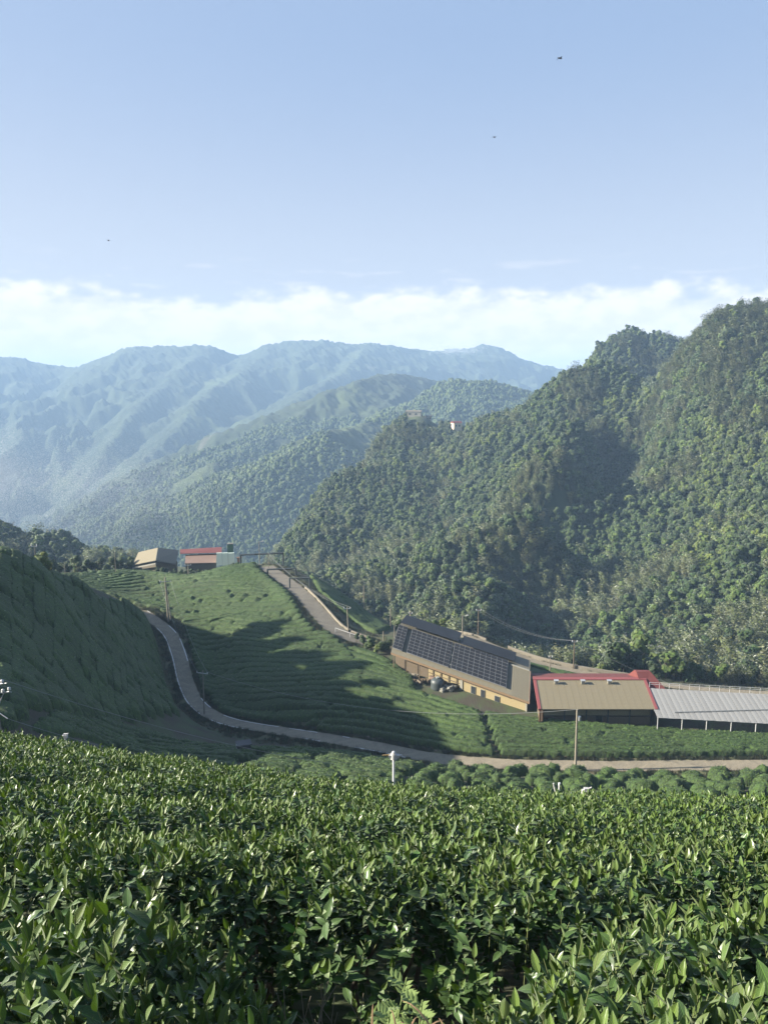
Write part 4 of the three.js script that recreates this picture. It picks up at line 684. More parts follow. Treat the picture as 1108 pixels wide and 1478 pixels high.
// --- houses far away on the forested spur and in the valley
{
  const house = (px, py, d, w, h, dep, wallM, roofM, label, turn = 0.2) => {
    const p = onLand(px, py, d, 1); const B = thing('far_house', label, 'house', p, turn);
    mesh('wall', box(-w / 2, w / 2, -7, h, -dep / 2, dep / 2), wallM, B);
    mesh('roof', hexa([V(-w / 2 - 0.4, h + 0.01, dep / 2 + 0.4), V(w / 2 + 0.4, h + 0.01, dep / 2 + 0.4), V(w / 2 + 0.4, h + 0.01, -dep / 2 - 0.4), V(-w / 2 - 0.4, h + 0.01, -dep / 2 - 0.4), V(-w / 2 - 0.4, h + h * 0.3, 0.2), V(w / 2 + 0.4, h + h * 0.3, 0.2), V(w / 2 + 0.4, h + h * 0.3, -0.2), V(-w / 2 - 0.4, h + h * 0.3, -0.2)]), roofM, B);
    for (let i = 0; i < 2; i++) mesh('window', box(-w * 0.3 + i * w * 0.4, -w * 0.3 + i * w * 0.4 + w * 0.16, h * 0.4, h * 0.7, dep / 2 + 0.003, dep / 2 + 0.06), windowDark, B);
  };
  const creamy = std('sunny_wall', 0.55, 0.44, 0.30);
  house(658, 620, 665, 7.6, 5.2, 7, creamy, roofRed, 'square cream house with red roof on the forested spur', 0.35);
  house(597, 611, 712, 14, 4.6, 8, white, roofGrey, 'low pale house on the crest of the forested spur', -0.2);
  house(618, 610, 716, 5, 3.6, 5, white, roofGrey, 'tiny pale hut beside the low house on the spur', 0.1);
  house(212, 772, 905, 15, 4, 9, white, roofGrey, 'pale shed on the valley floor behind the weathered barn', 0.4);
  house(440, 733, 900, 14, 5, 8, white, roofGrey, 'grey hut among the tea terraces on the hazy slope', 0.2);
}
// ---------------------------------------------------------------- poles and wires
const poleTops = {};
function pole(key, px, py, d, topPy, label, o = {}) {
  const b = onLand(px, py, d), top = at(px, topPy, d).y - b.y, r = o.r ?? 0.15, g = thing(o.name ?? 'utility_pole', label, o.cat ?? 'pole', b, o.turn ?? 0, o.group);
  const lx = o.lean ?? 0;
  mesh('pole', bar(V(0, -0.8, 0), V(lx, top, 0), r, 8, r * 0.68), o.mat ?? concrete, g);
  const tops = [];
  for (const [h, w] of o.arms ?? []) {
    const y = top - h; mesh('crossarm', box(lx - w / 2, lx + w / 2, y - 0.06, y + 0.06, 0.13, 0.25), steel, g);
    for (const x of [-0.46, 0.46]) { const ins = mesh('insulator', new THREE.LatheGeometry([[0, 0], [0.05, 0], [0.10, 0.05], [0.05, 0.1], [0.10, 0.15], [0.05, 0.2], [0.08, 0.25], [0, 0.28]].map(([a, c]) => new THREE.Vector2(a, c)), 8).translate(lx + x * w, y + 0.061, 0.19), porcelain, g); }
    tops.push(V(lx - w * 0.46, y + 0.3, 0.19), V(lx + w * 0.46, y + 0.3, 0.19));
  }
  if (o.lamp) mesh('lamp_head', mergeGeometries([bar(V(lx, top - 0.3, 0), V(lx + 0.9, top + 0.05, 0), 0.04).deleteAttribute('uv'), new THREE.SphereGeometry(0.2, 8, 6).scale(1.6, 0.5, 0.8).translate(lx + 1.0, top, 0).toNonIndexed().deleteAttribute('uv')]), whitePaint, g);
  if (o.box) mesh('transformer', new THREE.CylinderGeometry(0.22, 0.22, 0.6, 10).translate(lx + 0.33, top - 1.3, 0), steel, g);
  g.updateMatrixWorld(true); poleTops[key] = tops.map((t) => t.applyMatrix4(g.matrixWorld)); if (!poleTops[key].length) poleTops[key] = [V(lx, top, 0).applyMatrix4(g.matrixWorld)];
  return g;
}
pole('hill', 243, 889, 160, 833, 'concrete pole with crossarm at the top of the curving road', { arms: [[0.9, 2.4]], lean: -0.3, r: 0.2, turn: 0.3 });
pole('hill2', 247, 890, 161, 846, 'bare leaning pole propped beside the crossarm pole at the road top', { lean: -0.7, r: 0.13, name: 'prop_pole' });
pole('saddle', 272.5, 836, 199, 814, 'pale pole with box in front of the pink roofed barn', { arms: [[0.3, 1.6]], r: 0.2 });
pole('bend', 295.5, 1040, 128, 968, 'slim pole with crossarm standing on the bend of the road', { arms: [[0.4, 2.2]], r: 0.14, turn: -0.3 });
pole('field', 830, 1109, 99.2, 1024, 'tall concrete pole at the road edge in front of the tan roofed barn', { r: 0.19, box: true, lean: -0.1 });
pole('lane', 503, 916, 151, 876, 'pole with small crossarm at the foot of the lane wall', { arms: [[0.3, 1.4]], r: 0.15, lean: -0.25 });
pole('slope', 525, 873, 176, 845, 'thin pole on the dark slope beyond the lane', { r: 0.12 });
pole('shrub', 563.5, 899, 163, 878, 'thin pole at the lower edge of the dark slope', { r: 0.12 });
pole('roof', 592, 913, 156, 882, 'pale pole with bracket rising behind the upper end of the black roof', { r: 0.2, arms: [[0.5, 0.8]] });
pole('post1', 553, 930, 146, 911, 'short pale post in the shrubs beside the long barn', { r: 0.12, name: 'short_post' });
pole('post2', 569, 922, 150, 904, 'short thin post near the upper corner of the long barn', { r: 0.09, name: 'short_post' });
pole('track1', 667, 914, 154, 888, 'pale lamp pole beside the track behind the black roof', { r: 0.13, lamp: true });
pole('track2', 689.5, 924, 154, 879, 'tall timber pole beside the track below the forest', { r: 0.15, mat: wood, arms: [[0.3, 1.0]] });
pole('track3', 827, 966, 144, 924, 'timber pole against the long track wall', { r: 0.15, mat: wood, arms: [[0.3, 1.0]] });
pole('track4', 793, 972, 138, 947, 'pale pole between the black roof and the red edged roof', { r: 0.12, arms: [[0.2, 0.7]] });
pole('crest', 375, 822, 190, 781, 'tall lamp pole on the crest beside the wide steel frame', { r: 0.1, lamp: true });
pole('crest2', 388, 826, 186, 798, 'thin pole on the crest near the steel frames', { r: 0.08 });
pole('valley', 168, 836, 206, 797, 'thin pole among the bushes beside the weathered barn', { r: 0.1 });
pole('valley2', 95, 838, 190, 815, 'thin pole behind the round tree on the shaded crest', { r: 0.09 });
pole('ridge', 52, 812, 118, 787, 'pale pole head showing over the round tree on the shaded crest', { r: 0.07, arms: [[0.15, 0.9]] });
// the pole at the end of the near tea, with two tiers of arms
{
  const b = onLand(3, 1062, 58), g = thing('utility_pole', 'utility pole with stacked crossarms and white insulators rising behind the tea', 'pole', b), top = at(3, 978, 58).y - b.y;
  mesh('pole', bar(V(0.18, -0.8, 0), V(-0.35, top, 0), 0.13, 8, 0.09), concrete, g);
  const tier = (y, x0, x1, dz) => { mesh('crossarm', bar(V(x0, y - 0.22, dz), V(x1, y + 0.18, dz + 0.5), 0.05, 4), steel, g); };
  tier(top - 0.4, -1.0, 1.05, 0.12); tier(top - 1.1, -0.9, 1.2, 0.12); tier(top - 1.3, -0.9, 1.15, -0.3);
  for (const [x, y, z] of [[0.65, top - 0.22, 0.5], [1.15, top - 0.85, 0.5], [0.65, top - 1.0, 0.5], [0.25, top - 1.15, 0.4]]) mesh('insulator', new THREE.LatheGeometry([[0, 0], [0.08, 0], [0.14, 0.06], [0.07, 0.12], [0.14, 0.18], [0.06, 0.26], [0, 0.28]].map(([p, q]) => new THREE.Vector2(p, q)), 10).translate(x, y, z), porcelain, g);
  mesh('brace', mergeGeometries([bar(V(-0.1, top - 2.4, 0.1), V(0.55, top - 1.25, 0.3), 0.035), bar(V(-0.1, top - 2.4, -0.1), V(0.38, top - 1.25, -0.2), 0.035)]), steel, g);
  mesh('lower_arm', bar(V(0, top - 2.9, 0.1), V(0.75, top - 3.3, 0.3), 0.04), steel, g);
  poleTops.near = [[0.65, top + 0.05, 0.5], [1.15, top - 0.6, 0.5], [0.75, top - 3.3, 0.3], [0.25, top - 0.9, 0.4]].map(([x, y, z]) => V(x, y, z).add(b));
}
function wire(a, b, sag, label, r = 0.022, group) {
  const pts = []; for (let i = 0; i <= 24; i++) { const t = i / 24, p = a.clone().lerp(b, t); p.y -= sag * 4 * t * (1 - t); pts.push(p); }
  const o = pts[0].clone(); const g = new THREE.TubeGeometry(new THREE.CatmullRomCurve3(pts.map((p) => p.clone().sub(o))), 40, r, 4); const m = mesh('overhead_wire', g, cableMat); m.position.copy(o); return tag(m, label, 'wire', group);
}
wire(poleTops.near[0], at(560, 1112, 88), 1.2, 'wire running from the stacked crossarms down over the shaded tea', 0.024);
wire(poleTops.near[2], at(345, 1112, 62), 0.6, 'low wire skimming the edge of the near tea', 0.022);
for (const [k, px, py] of [[0, -60, 960], [1, -60, 968], [3, -60, 985]]) wire(poleTops.near[k], at(px, py, 52), 0.2, 'short wire leaving the stacked crossarms out over the valley', 0.02, 'wires at the stacked crossarms');
wire(poleTops.bend[1], poleTops.field[0], 3.2, 'long wire crossing the tea field from the road bend to the concrete pole', 0.026);
wire(poleTops.hill[1], poleTops.bend[1], 2.0, 'wire dropping from the road top pole to the pole on the bend', 0.024, 'wires over the road bend');
wire(poleTops.hill[0], poleTops.bend[0], 2.0, 'wire dropping from the road top pole to the pole on the bend', 0.024, 'wires over the road bend');
wire(poleTops.crest2[0], poleTops.lane[0], 1.6, 'wire from the crest to the pole at the foot of the lane', 0.024, 'wires over the dark slope');
wire(poleTops.crest2[0].clone().add(V(0.3, -0.8, 0)), poleTops.lane[1], 1.6, 'wire from the crest to the pole at the foot of the lane', 0.024, 'wires over the dark slope');
wire(poleTops.track2[1], poleTops.track3[1], 1.6, 'wire strung between the timber poles beside the track', 0.022, 'wires along the track');
wire(poleTops.track2[0], poleTops.track3[0], 1.6, 'wire strung between the timber poles beside the track', 0.022, 'wires along the track');
wire(poleTops.track3[1], at(1010, 1000, 136), 1.0, 'wire from the timber pole down behind the small red roof', 0.022);
// fence rail beside the lane foot
{ const o = onLand(505, 917, 149); const G = thing('pipe_rail', 'pale pipe rail running from the lane wall past the shrubs', 'railing', o); const a = [[484, 908, 150], [505, 918, 148.5], [530, 928, 147]].map((p) => onLand(...p)); for (const p of a) mesh('rail_post', bar(p.clone().sub(o).add(V(0, -0.3, 0)), p.clone().sub(o).add(V(0, 1.0, 0)), 0.06), whitePaint, G); for (let i = 0; i < 2; i++) mesh('rail', bar(a[i].clone().sub(o).add(V(0, 0.95, 0)), a[i + 1].clone().sub(o).add(V(0, 0.95, 0)), 0.06), whitePaint, G); }

// ---------------------------------------------------------------- sprinkler posts among the near tea
function sprinkler(px, pyTop, d, h, label, kind) {
  const t = at(px, pyTop, d), b = V(t.x, t.y - h, t.z), g = thing('sprinkler_post', label, 'sprinkler', b);
  mesh('pipe', bar(V(0, -0.3, 0), V(0, h - 0.14, 0), 0.03, 8, 0.028), std('pale_pipe', 0.55, 0.56, 0.55), g);
  if (kind === 'head') {
    const head = mesh('head', mergeGeometries([new THREE.CylinderGeometry(0.075, 0.085, 0.13, 12).translate(0, h - 0.10, 0).toNonIndexed(), box(-0.12, 0.14, h - 0.13, h - 0.06, -0.05, 0.05), new THREE.SphereGeometry(0.055, 10, 8).translate(0.0, h - 0.02, 0).toNonIndexed()].map((q) => q.deleteAttribute('uv'))), whitePaint, g);
    mesh('nozzle', bar(V(-0.1, h - 0.07, 0), V(-0.27, h - 0.055, 0.04), 0.022, 8, 0.014), std('brass', 0.45, 0.30, 0.12, { metalness: 0.5, roughness: 0.45 }), g);
    mesh('counterweight', bar(V(0.13, h - 0.09, 0), V(0.2, h - 0.075, 0), 0.03, 8), whitePaint, g);
  } else if (kind === 'fork') {
    mesh('branch_pipe', mergeGeometries([bar(V(0, h - 0.62, 0), V(-0.11, h - 0.26, 0), 0.026), bar(V(-0.11, h - 0.27, 0), V(-0.14, h - 0.15, 0), 0.02)]), whitePaint, g); mesh('valve', new THREE.SphereGeometry(0.06, 8, 6).translate(0.09, h - 0.56, 0), whitePaint, g);
  } else { mesh('head', mergeGeometries([box(-0.10, 0.10, h - 0.15, h - 0.03, -0.07, 0.07), box(-0.05, 0.07, h - 0.029, h + 0.03, -0.05, 0.05)]), whitePaint, g); mesh('nozzle', bar(V(0.05, h + 0.005, 0), V(0.15, h + 0.05, 0), 0.02, 6), whitePaint, g); }
}
sprinkler(568, 1086, 17.5, 4.2, 'tall sprinkler post with white head and brass nozzle at the edge of the near tea', 'head');
sprinkler(807, 1122, 17, 3.4, 'forked white standpipe at the edge of the near tea', 'fork');
sprinkler(845, 1139, 19, 3.5, 'short sprinkler with boxy white head beside the forked standpipe', 'box');
sprinkler(339, 1121, 17, 3, 'low pale sprinkler head showing over the tea under the sunlit rows', 'box');
sprinkler(94, 1060, 30, 5, 'small white sprinkler on the crest of the tea beside the utility pole', 'box');
// pump hut under the road bend
{ const p = onLand(352, 1088, 91), g = thing('pump_hut', 'little dark pump hut with red base under the road bend', 'hut', p, 0.3); mesh('wall', box(-0.8, 0.8, 0.4, 1.5, -0.6, 0.6), darkRoof, g); mesh('roof', box(-0.95, 0.95, 1.5, 1.6, -0.75, 0.75), darkRoof, g); mesh('base', box(-0.9, 0.9, -0.5, 0.399, -0.7, 0.7), redTrim, g); mesh('pipe', bar(V(-0.95, 0, 0.5), V(-0.95, 1.7, 0.5), 0.06), whitePaint, g); }

// ---------------------------------------------------------------- birds
{
  const body = new THREE.SphereGeometry(0.11, 10, 8).scale(2.4, 0.8, 0.9), wingG = (s) => { const g = new THREE.BufferGeometry(); const P = [V(-0.12, 0, 0), V(0.12, 0, 0), V(0.02, 0.06, s * 0.32), V(-0.1, 0.05, s * 0.32), V(-0.1, 0.0, s * 0.62)]; g.setAttribute('position', new THREE.Float32BufferAttribute([0, 1, 2, 0, 2, 3, 3, 2, 4].flatMap((i) => [P[i].x, P[i].y, P[i].z]), 3)); g.computeVertexNormals(); return g; };
  const m = std('bird_feathers', 0.05, 0.05, 0.055);
  for (const [px, py, d, t, label] of [[808, 84, 95, 0.4, 'small dark bird flying highest in the clear sky'], [713, 198, 130, 1.0, 'tiny dark bird flying below the highest bird'], [157, 347, 120, 2.2, 'tiny dark bird flying low over the cloud bank']]) {
    const g = thing('flying_bird', label, 'bird', at(px, py, d), t, 'birds in the sky'); mesh('body', body, m, g); mesh('wing', wingG(1), m, g); mesh('wing', wingG(-1), m, g); mesh('tail', new THREE.ConeGeometry(0.07, 0.22, 4).rotateZ(Math.PI / 2).translate(-0.33, 0, 0), m, g);
  }
}
// ---------------------------------------------------------------- single trees and bushes round the barns and on the crest
{
  const put = (k, px, py, d, s, m, label, name = 'tree', group) => { const t = thing(name, label, name.includes('shrub') || name.includes('bush') ? 'shrub' : 'tree', onLand(px, py, d, -0.2), px * 1.7, group); t.scale.setScalar(s); mesh('trunk', TRUNKS[k], barkMat, t); mesh('crown', CROWNS[k], treeMats[m], t); return t; };
  put(1, 62, 822, 118, 0.62, 4, 'round sunlit tree peeping over the crest of the shaded hill', 'round_tree');
  const R = rng(77);
  for (let i = 0; i < 22; i++) { const px = 70 + i * 6.2 + R() * 4; put(i % 5, px, 835, 212 + R() * 14, 0.42 + R() * 0.5, [3, 1, 0, 5][i % 4], 'tree in the thicket beside the weathered barn on the hill', 'thicket_tree', 'trees in the thicket beside the weathered barn'); }
  for (let i = 0; i < 18; i++) { const px = 226 + i * 6.7 + R() * 3; put(i % 5, px, 834, 205 + R() * 3, 0.36 + R() * 0.16, [3, 1][i % 2], 'dark shrub in the hedge in front of the far barns', 'dark_shrub', 'shrubs in front of the far barns'); }
  for (const [px, py, d, s, m] of [[514, 930, 147, 0.34, 3], [524, 936, 145.5, 0.42, 1], [536, 944, 143, 0.5, 0], [545, 950, 141, 0.42, 4], [553, 948, 142, 0.5, 1], [560, 946, 143, 0.4, 3]]) put(Math.floor(px) % 5, px, py, d, s, m, 'leafy shrub growing at the upper end of the long barn', 'shrub', 'shrubs at the upper end of the long barn');
  put(3, 918, 1112, 97.8, 0.30, 1, 'small dark bush standing alone on the road edge', 'bush');
  put(4, 800, 1113, 97.6, 0.2, 0, 'low shrub on the road verge near the concrete pole', 'shrub');
  for (let i = 0; i < 8; i++) put(i % 5, 575 + i * 9, 905 + i * 2, 168 - i * 1.0, 0.35 + R() * 0.3, [0, 4, 2][i % 3], 'bushy tree on the rim of the ravine behind the black roof', 'rim_tree', 'trees on the rim of the ravine');
  for (let i = 0; i < 12; i++) { const t = put(i % 5, -70 - i * 17 - R() * 10, 800, 122 + R() * 28, 0.9 + R() * 0.6, i % 4, 'tall tree on the crest of the shaded hill beyond the shaded tea rows', 'crest_tree', 'trees on the crest of the shaded hill'); }
  // stones along the bank above the road
  const st = new THREE.Group(); const gs = []; const road = roads[0].pts;
  for (let i = 0; i < 170; i++) { const p = road[Math.floor(road.length * (0.50 + 0.46 * R()))], x = p.x + (R() - 0.5) * 1.2, z = p.z - 2.5 - R() * 0.8, s = 0.07 + R() * R() * 0.24, g = new THREE.IcosahedronGeometry(s, 0); g.rotateX(R() * 3); g.rotateY(R() * 3); g.scale(1.2, 0.7, 1); g.translate(x, land(x, z) + s * 0.25, z); gs.push(g); }
  const o = mesh('bank_stones', mergeGeometries(gs), weathered('bank_stone', 0.26, 0.20, 0.14)); o.userData = { kind: 'stuff', label: 'loose stones and rubble along the bank above the road', category: 'stones' };
  // grass on the verge
  const blade = new THREE.BufferGeometry(); { const P = [], N = [], Q = rng(8); for (let i = 0; i < 14; i++) { const a = Q() * 6.28, l = 0.15 + Q() * 0.22, x = (Q() - 0.5) * 0.3, z = (Q() - 0.5) * 0.3, w = 0.022; const tx = x + Math.cos(a) * l * 0.6, tz = z + Math.sin(a) * l * 0.6; P.push(x - Math.sin(a) * w, 0, z + Math.cos(a) * w, x + Math.sin(a) * w, 0, z - Math.cos(a) * w, tx, l, tz); for (let k = 0; k < 3; k++) N.push(0, 1, 0); } blade.setAttribute('position', new THREE.Float32BufferAttribute(P, 3)); blade.setAttribute('normal', new THREE.Float32BufferAttribute(N, 3)); }
  const spots = []; for (let i = 0; i < 26000 && spots.length < 14000; i++) { const r = roads[i % 7 === 0 ? 1 : i % 5 === 0 ? 2 : 0], p = r.pts[Math.floor(R() * r.pts.length)], a = R() * 6.28, l = r.half + 0.2 + R() * R() * 4.5, x = p.x + Math.cos(a) * l, z = p.z + Math.sin(a) * l; if (roadDistance(x, z) > 0.15 + 0.5 * noise(x, z) && fbm(x / 1.5, z / 1.5) > -0.12) spots.push([x, z]); }
  const gm = new THREE.InstancedMesh(blade, phys('verge_grass', 1, 1, 1, { roughness: 0.9, transmission: 0.25 }), spots.length); shade(gm); gm.name = numbered('verge_grass'); gm.userData = { kind: 'stuff', label: 'rough grass and weeds along the road verges', category: 'grass' }; spots.forEach(([x, z], i) => { E4.set(0, R() * 6, 0); const s = 0.8 + R() * 1.2; M4.compose(V(x, land(x, z) - 0.02, z), Q4.setFromEuler(E4), V(s, s, s)); gm.setMatrixAt(i, M4); const b = 0.7 + R() * 0.6, y = R() < 0.25 ? 1.7 : 1; gm.setColorAt(i, C4.setRGB(0.075 * b * y, 0.105 * b, 0.03 * b)); }); scene.add(gm);
}
// ---------------------------------------------------------------- the near tea, leaf by leaf
{
  function leafGeo(len, wid, curl, fold, cup, seed) {
    const P = [], U = [], I = [], n = 6, R = rng(seed);
    for (let i = 0; i <= n; i++) { const t = i / n, w = wid * Math.pow(Math.sin(Math.PI * Math.pow(t, 0.78)), 0.85) * (i === n ? 0 : 1) + (i === 0 ? 0.0016 : 0), y = len * (t - 0.10 * curl * t * t), z = -len * curl * 0.5 * t * t; for (const s of [-1, -0.5, 0, 0.5, 1]) { P.push(s * w, y + 0.0, z + Math.abs(s) * w * fold + cup * w * Math.sin(t * 19 + s * 3 + seed) * Math.abs(s)); U.push(0.5 + s * 0.5, t); } }
    for (let i = 0; i < n; i++) for (let k = 0; k < 4; k++) { const a = i * 5 + k; I.push(a, a + 1, a + 5, a + 1, a + 6, a + 5); }
    const g = new THREE.BufferGeometry(); g.setAttribute('position', new THREE.Float32BufferAttribute(P, 3)); g.setAttribute('uv', new THREE.Float32BufferAttribute(U, 2)); g.setIndex(I); g.computeVertexNormals(); return g;
  }
  const veins = dataTex(128, 256, (u, v) => { const s = Math.abs(u - 0.5) * 2, rib = Math.exp(-((s / 0.045) ** 2)), side = Math.exp(-(((((v * 9 + s * 2.3) % 1) - 0.5) / 0.10) ** 2)) * (1 - s * 0.7), n = fbm(u * 9, v * 22, 3, 3); const k = 0.82 + 0.16 * n + 0.24 * rib + 0.09 * side; return [206 * k + 34 * rib, 216 * k + 22 * rib, 150 * k + 8 * rib]; });
  const veinBump = dataTex(128, 256, (u, v) => { const s = Math.abs(u - 0.5) * 2, rib = Math.exp(-((s / 0.06) ** 2)), side = Math.exp(-(((((v * 9 + s * 2.3) % 1) - 0.5) / 0.14) ** 2)), k = 170 - 90 * rib - 70 * side + 60 * fbm(u * 14, v * 30, 1, 3); return [k, k, k]; }, false);
  veins.wrapS = veins.wrapT = veinBump.wrapS = veinBump.wrapT = THREE.ClampToEdgeWrapping;
  const leafMat = (name, r, g, b) => { const m = new THREE.MeshPhysicalMaterial({ color: col(r, g, b), map: veins, bumpMap: veinBump, bumpScale: 0.0012, roughness: 0.86, transmission: 0.30, clearcoat: 0.32, clearcoatRoughness: 0.26, side: THREE.DoubleSide }); m.name = name; return m; };
  const MATURE = leafMat('mature_tea_leaf', 0.068, 0.170, 0.017), YOUNG = leafMat('young_tea_leaf', 0.155, 0.265, 0.024), white1 = leafMat('tea_leaf', 1, 1, 1);
  const G = [leafGeo(0.060, 0.0130, 0.35, 0.22, 0.10, 1), leafGeo(0.052, 0.0118, 0.75, 0.30, 0.14, 2), leafGeo(0.046, 0.0090, 0.18, 0.45, 0.05, 3)];
  const stemMat = std('tea_stem', 0.10, 0.12, 0.04), woodMat = std('tea_wood', 0.12, 0.10, 0.075, { roughness: 0.95 });
  // canopy: each row is a bank with a flat clipped top on the slope
  const rows = [
    // depth of the row's middle, half width, plan span, height, label
    [1.42, 0.66, -3.4, -0.20, 0.86, 'thick tea hedge with glossy leaves on the shaded side of the weedy gap'],
    [1.46, 0.66, 0.15, 3.6, 0.86, 'thick tea hedge with glossy leaves on the sunny side of the weedy gap'],
    [2.86, 0.70, -3.6, 4.2, 0.88, 'tea hedge directly behind the weedy gap'],
    [4.30, 0.70, -4.6, 5.0, 0.88, 'second tea hedge beyond the weedy gap'],
    [5.74, 0.70, -5.8, 6.0, 0.88, 'third tea hedge beyond the weedy gap'],
    [7.20, 0.72, -6.8, 7.0, 0.88, 'fourth tea hedge beyond the weedy gap'],
    [8.75, 0.74, -8.2, 7.6, 0.88, 'fifth tea hedge beyond the weedy gap'],
    [10.3, 0.74, -9.0, 3.5, 0.86, 'last tea hedge before the slope drops to the valley'],
  ];
  const total = { leaf: 0 };
  rows.forEach(([dc, hw, x0, x1, h, label], ri) => {
    const R = rng(500 + ri), xm = (x0 + x1) / 2, o = V(xm, land(xm, -dc), -dc), g = thing('tea_hedge', label, 'tea hedge', o, 0, 'tea hedges on the near slope');
    const hasGap = ri === 2 || ri === 3, density = [800, 800, 780, 600, 470, 390, 350, 320][ri];
    const lists = [[], [], []], stems = [];
    const nS = Math.round((x1 - x0) * hw * 2 * density);
    const center = (x) => dc + 0.10 * noise(x * 0.5, ri * 3.3) + 0.05 * noise(x * 1.7, ri);
    for (let i = 0; i < nS; i++) {
      const x = x0 + (x1 - x0) * R(), inside = R() < 0.34, endF = Math.min(1, Math.min(x - x0, x1 - x) / 0.35), t = (R() * 2 - 1);
      const wv = hw * (0.93 + 0.14 * noise(x * 1.1, ri * 5.1)) * Math.sqrt(Math.max(0.15, endF));
      const d = center(x) + t * wv; if (d < 0.72) continue;
      if (Math.abs(x) > d * 0.5 + 0.8) { if (Math.abs(x) > d * 0.5 + 1.6 || R() < 0.5) continue; }
      const shoulder = Math.pow(Math.abs(t), 3.5), gy = land(x, -d), bald = noise(x * 0.9 + ri * 3, d * 0.9, 4.4);
      let y = h * (1 - 0.42 * shoulder - 0.25 * (1 - endF)) + 0.075 * noise(x * 1.6, d * 1.6, ri) + 0.04 * noise(x * 5, d * 5) - 0.10 * sstep(0.25, 0.5, bald);
      const skirt = t < -0.72 && R() < 0.5; if (skirt) y *= 0.25 + 0.75 * R();
      if (inside) y -= 0.06 + R() * 0.32; else y += (R() - 0.6) * 0.07 + (R() < 0.08 ? R() * 0.08 : 0);
      const base = V(x, gy + y, -d), lean = V((R() - 0.5) * 0.8, 1, -0.12 * 0 + (R() - 0.5) * 0.8 - Math.sign(t) * shoulder * 0.7).normalize();
      const nL = inside ? 4 : 6 + Math.floor(R() * 3), ph = R() * 6.28, sl = 0.05 + R() * 0.06, vig = R();
      const q0 = new THREE.Quaternion().setFromUnitVectors(V(0, 1, 0), lean);
      if (ri < 3 && !inside && R() < 0.6) stems.push(bar(base.clone().addScaledVector(lean, -0.14).sub(o), base.clone().addScaledVector(lean, sl).sub(o), 0.0016, 3, 0.001));
      for (let k = 0; k < nL; k++) {
        const f = k / nL, young = !inside && f > 0.56, az = ph + k * 2.4 + (R() - 0.5) * 0.5, tilt = young ? 0.25 + R() * 0.45 : 0.75 + R() * 0.75 - f * 0.25, s = (young ? 0.72 + 0.4 * R() : 0.72 + 0.5 * R()) * (0.85 + 0.3 * vig);
        const ql = new THREE.Quaternion().setFromEuler(new THREE.Euler(-tilt, 0, 0)), qa = new THREE.Quaternion().setFromAxisAngle(V(0, 1, 0), az), qr = new THREE.Quaternion().setFromAxisAngle(V(0, 1, 0), (R() - 0.5) * 0.7);
        const q = q0.clone().multiply(qa).multiply(ql).multiply(qr), p = base.clone().addScaledVector(lean, sl * (f * 1.3 - 0.5) - (1 - f) * 0.02);
        const kind = young ? 2 : (R() < 0.5 ? 0 : 1), b = 0.75 + 0.5 * R();
        lists[kind].push({ p: p.sub(o), q, s: s * (kind === 2 ? 1.05 : 1), c: young ? [0.135 * b + 0.04 * vig, 0.250 * b + 0.02 * vig, 0.022 * b] : [0.052 * b + 0.030 * R(), 0.150 * b + 0.030 * vig, 0.014 * b], young, out: !inside, dist: Math.hypot(x, gy + y, d) });
      }
    }
    // the largest leaves in view are single leaves
    let singles = [];
    if (ri < 4) {
      for (const kind of [0, 1, 2]) lists[kind].forEach((l) => { l.kind = kind; if (l.out && l.p.y > 0.45) singles.push(l); });
      singles = singles.filter((l) => { const w = l.p.clone().add(o); return Math.abs(w.x / w.z) < 0.52; }).sort((a, b) => a.dist - b.dist).slice(0, 285);
      for (const l of singles) { l.single = true; const m = mesh('leaf', G[l.kind], l.young ? YOUNG : MATURE, g); m.position.copy(l.p); m.quaternion.copy(l.q); m.scale.setScalar(l.s); }
    }
    for (const kind of [0, 1, 2]) {
      const L = lists[kind].filter((l) => !l.single), im = shade(new THREE.InstancedMesh(G[kind], white1, L.length)); im.name = 'foliage'; im.userData.kind = 'stuff'; total.leaf += L.length;
      L.forEach((l, i) => { M4.compose(l.p, l.q, V(l.s, l.s, l.s)); im.setMatrixAt(i, M4); im.setColorAt(i, C4.setRGB(...l.c)); }); g.add(im);
    }
    if (stems.length) { const m = mesh('stem', mergeGeometries(stems), stemMat, g); m.userData.kind = 'stuff'; }
    // crooked branches inside the hedge
    const br = []; const nb = Math.round((x1 - x0) * (ri < 3 ? 9 : 4));
    for (let i = 0; i < nb; i++) { const x = x0 + 0.2 + (x1 - x0 - 0.4) * R(), d = dc + (R() - 0.5) * 0.5; if (Math.abs(x) > d * 0.5 + 1.2) continue; const a = V(x, land(x, -d), -d).sub(o); let p = a.clone().add(V(0, -0.05, 0)), r = 0.012 + R() * 0.008; for (let k = 0; k < 3; k++) { const e = p.clone().add(V((R() - 0.5) * 0.28, 0.24, (R() - 0.5) * 0.28)); br.push(bar(p, e, r, 5, r * 0.7)); p = e; r *= 0.7; } }
    if (br.length) { const m = mesh('branch', mergeGeometries(br), woodMat, g); m.userData.kind = 'stuff'; }
  });
  console.log('near leaves', total.leaf);

  // weeds, dry stalks and litter in the gap
  const weedMat = phys('weed_leaf', 0.16, 0.23, 0.06, { roughness: 0.85, transmission: 0.3 }), dryMat = phys('dry_grass', 0.30, 0.19, 0.10, { roughness: 0.9, transmission: 0.2 }), twigMat = std('bare_twig', 0.13, 0.11, 0.08);
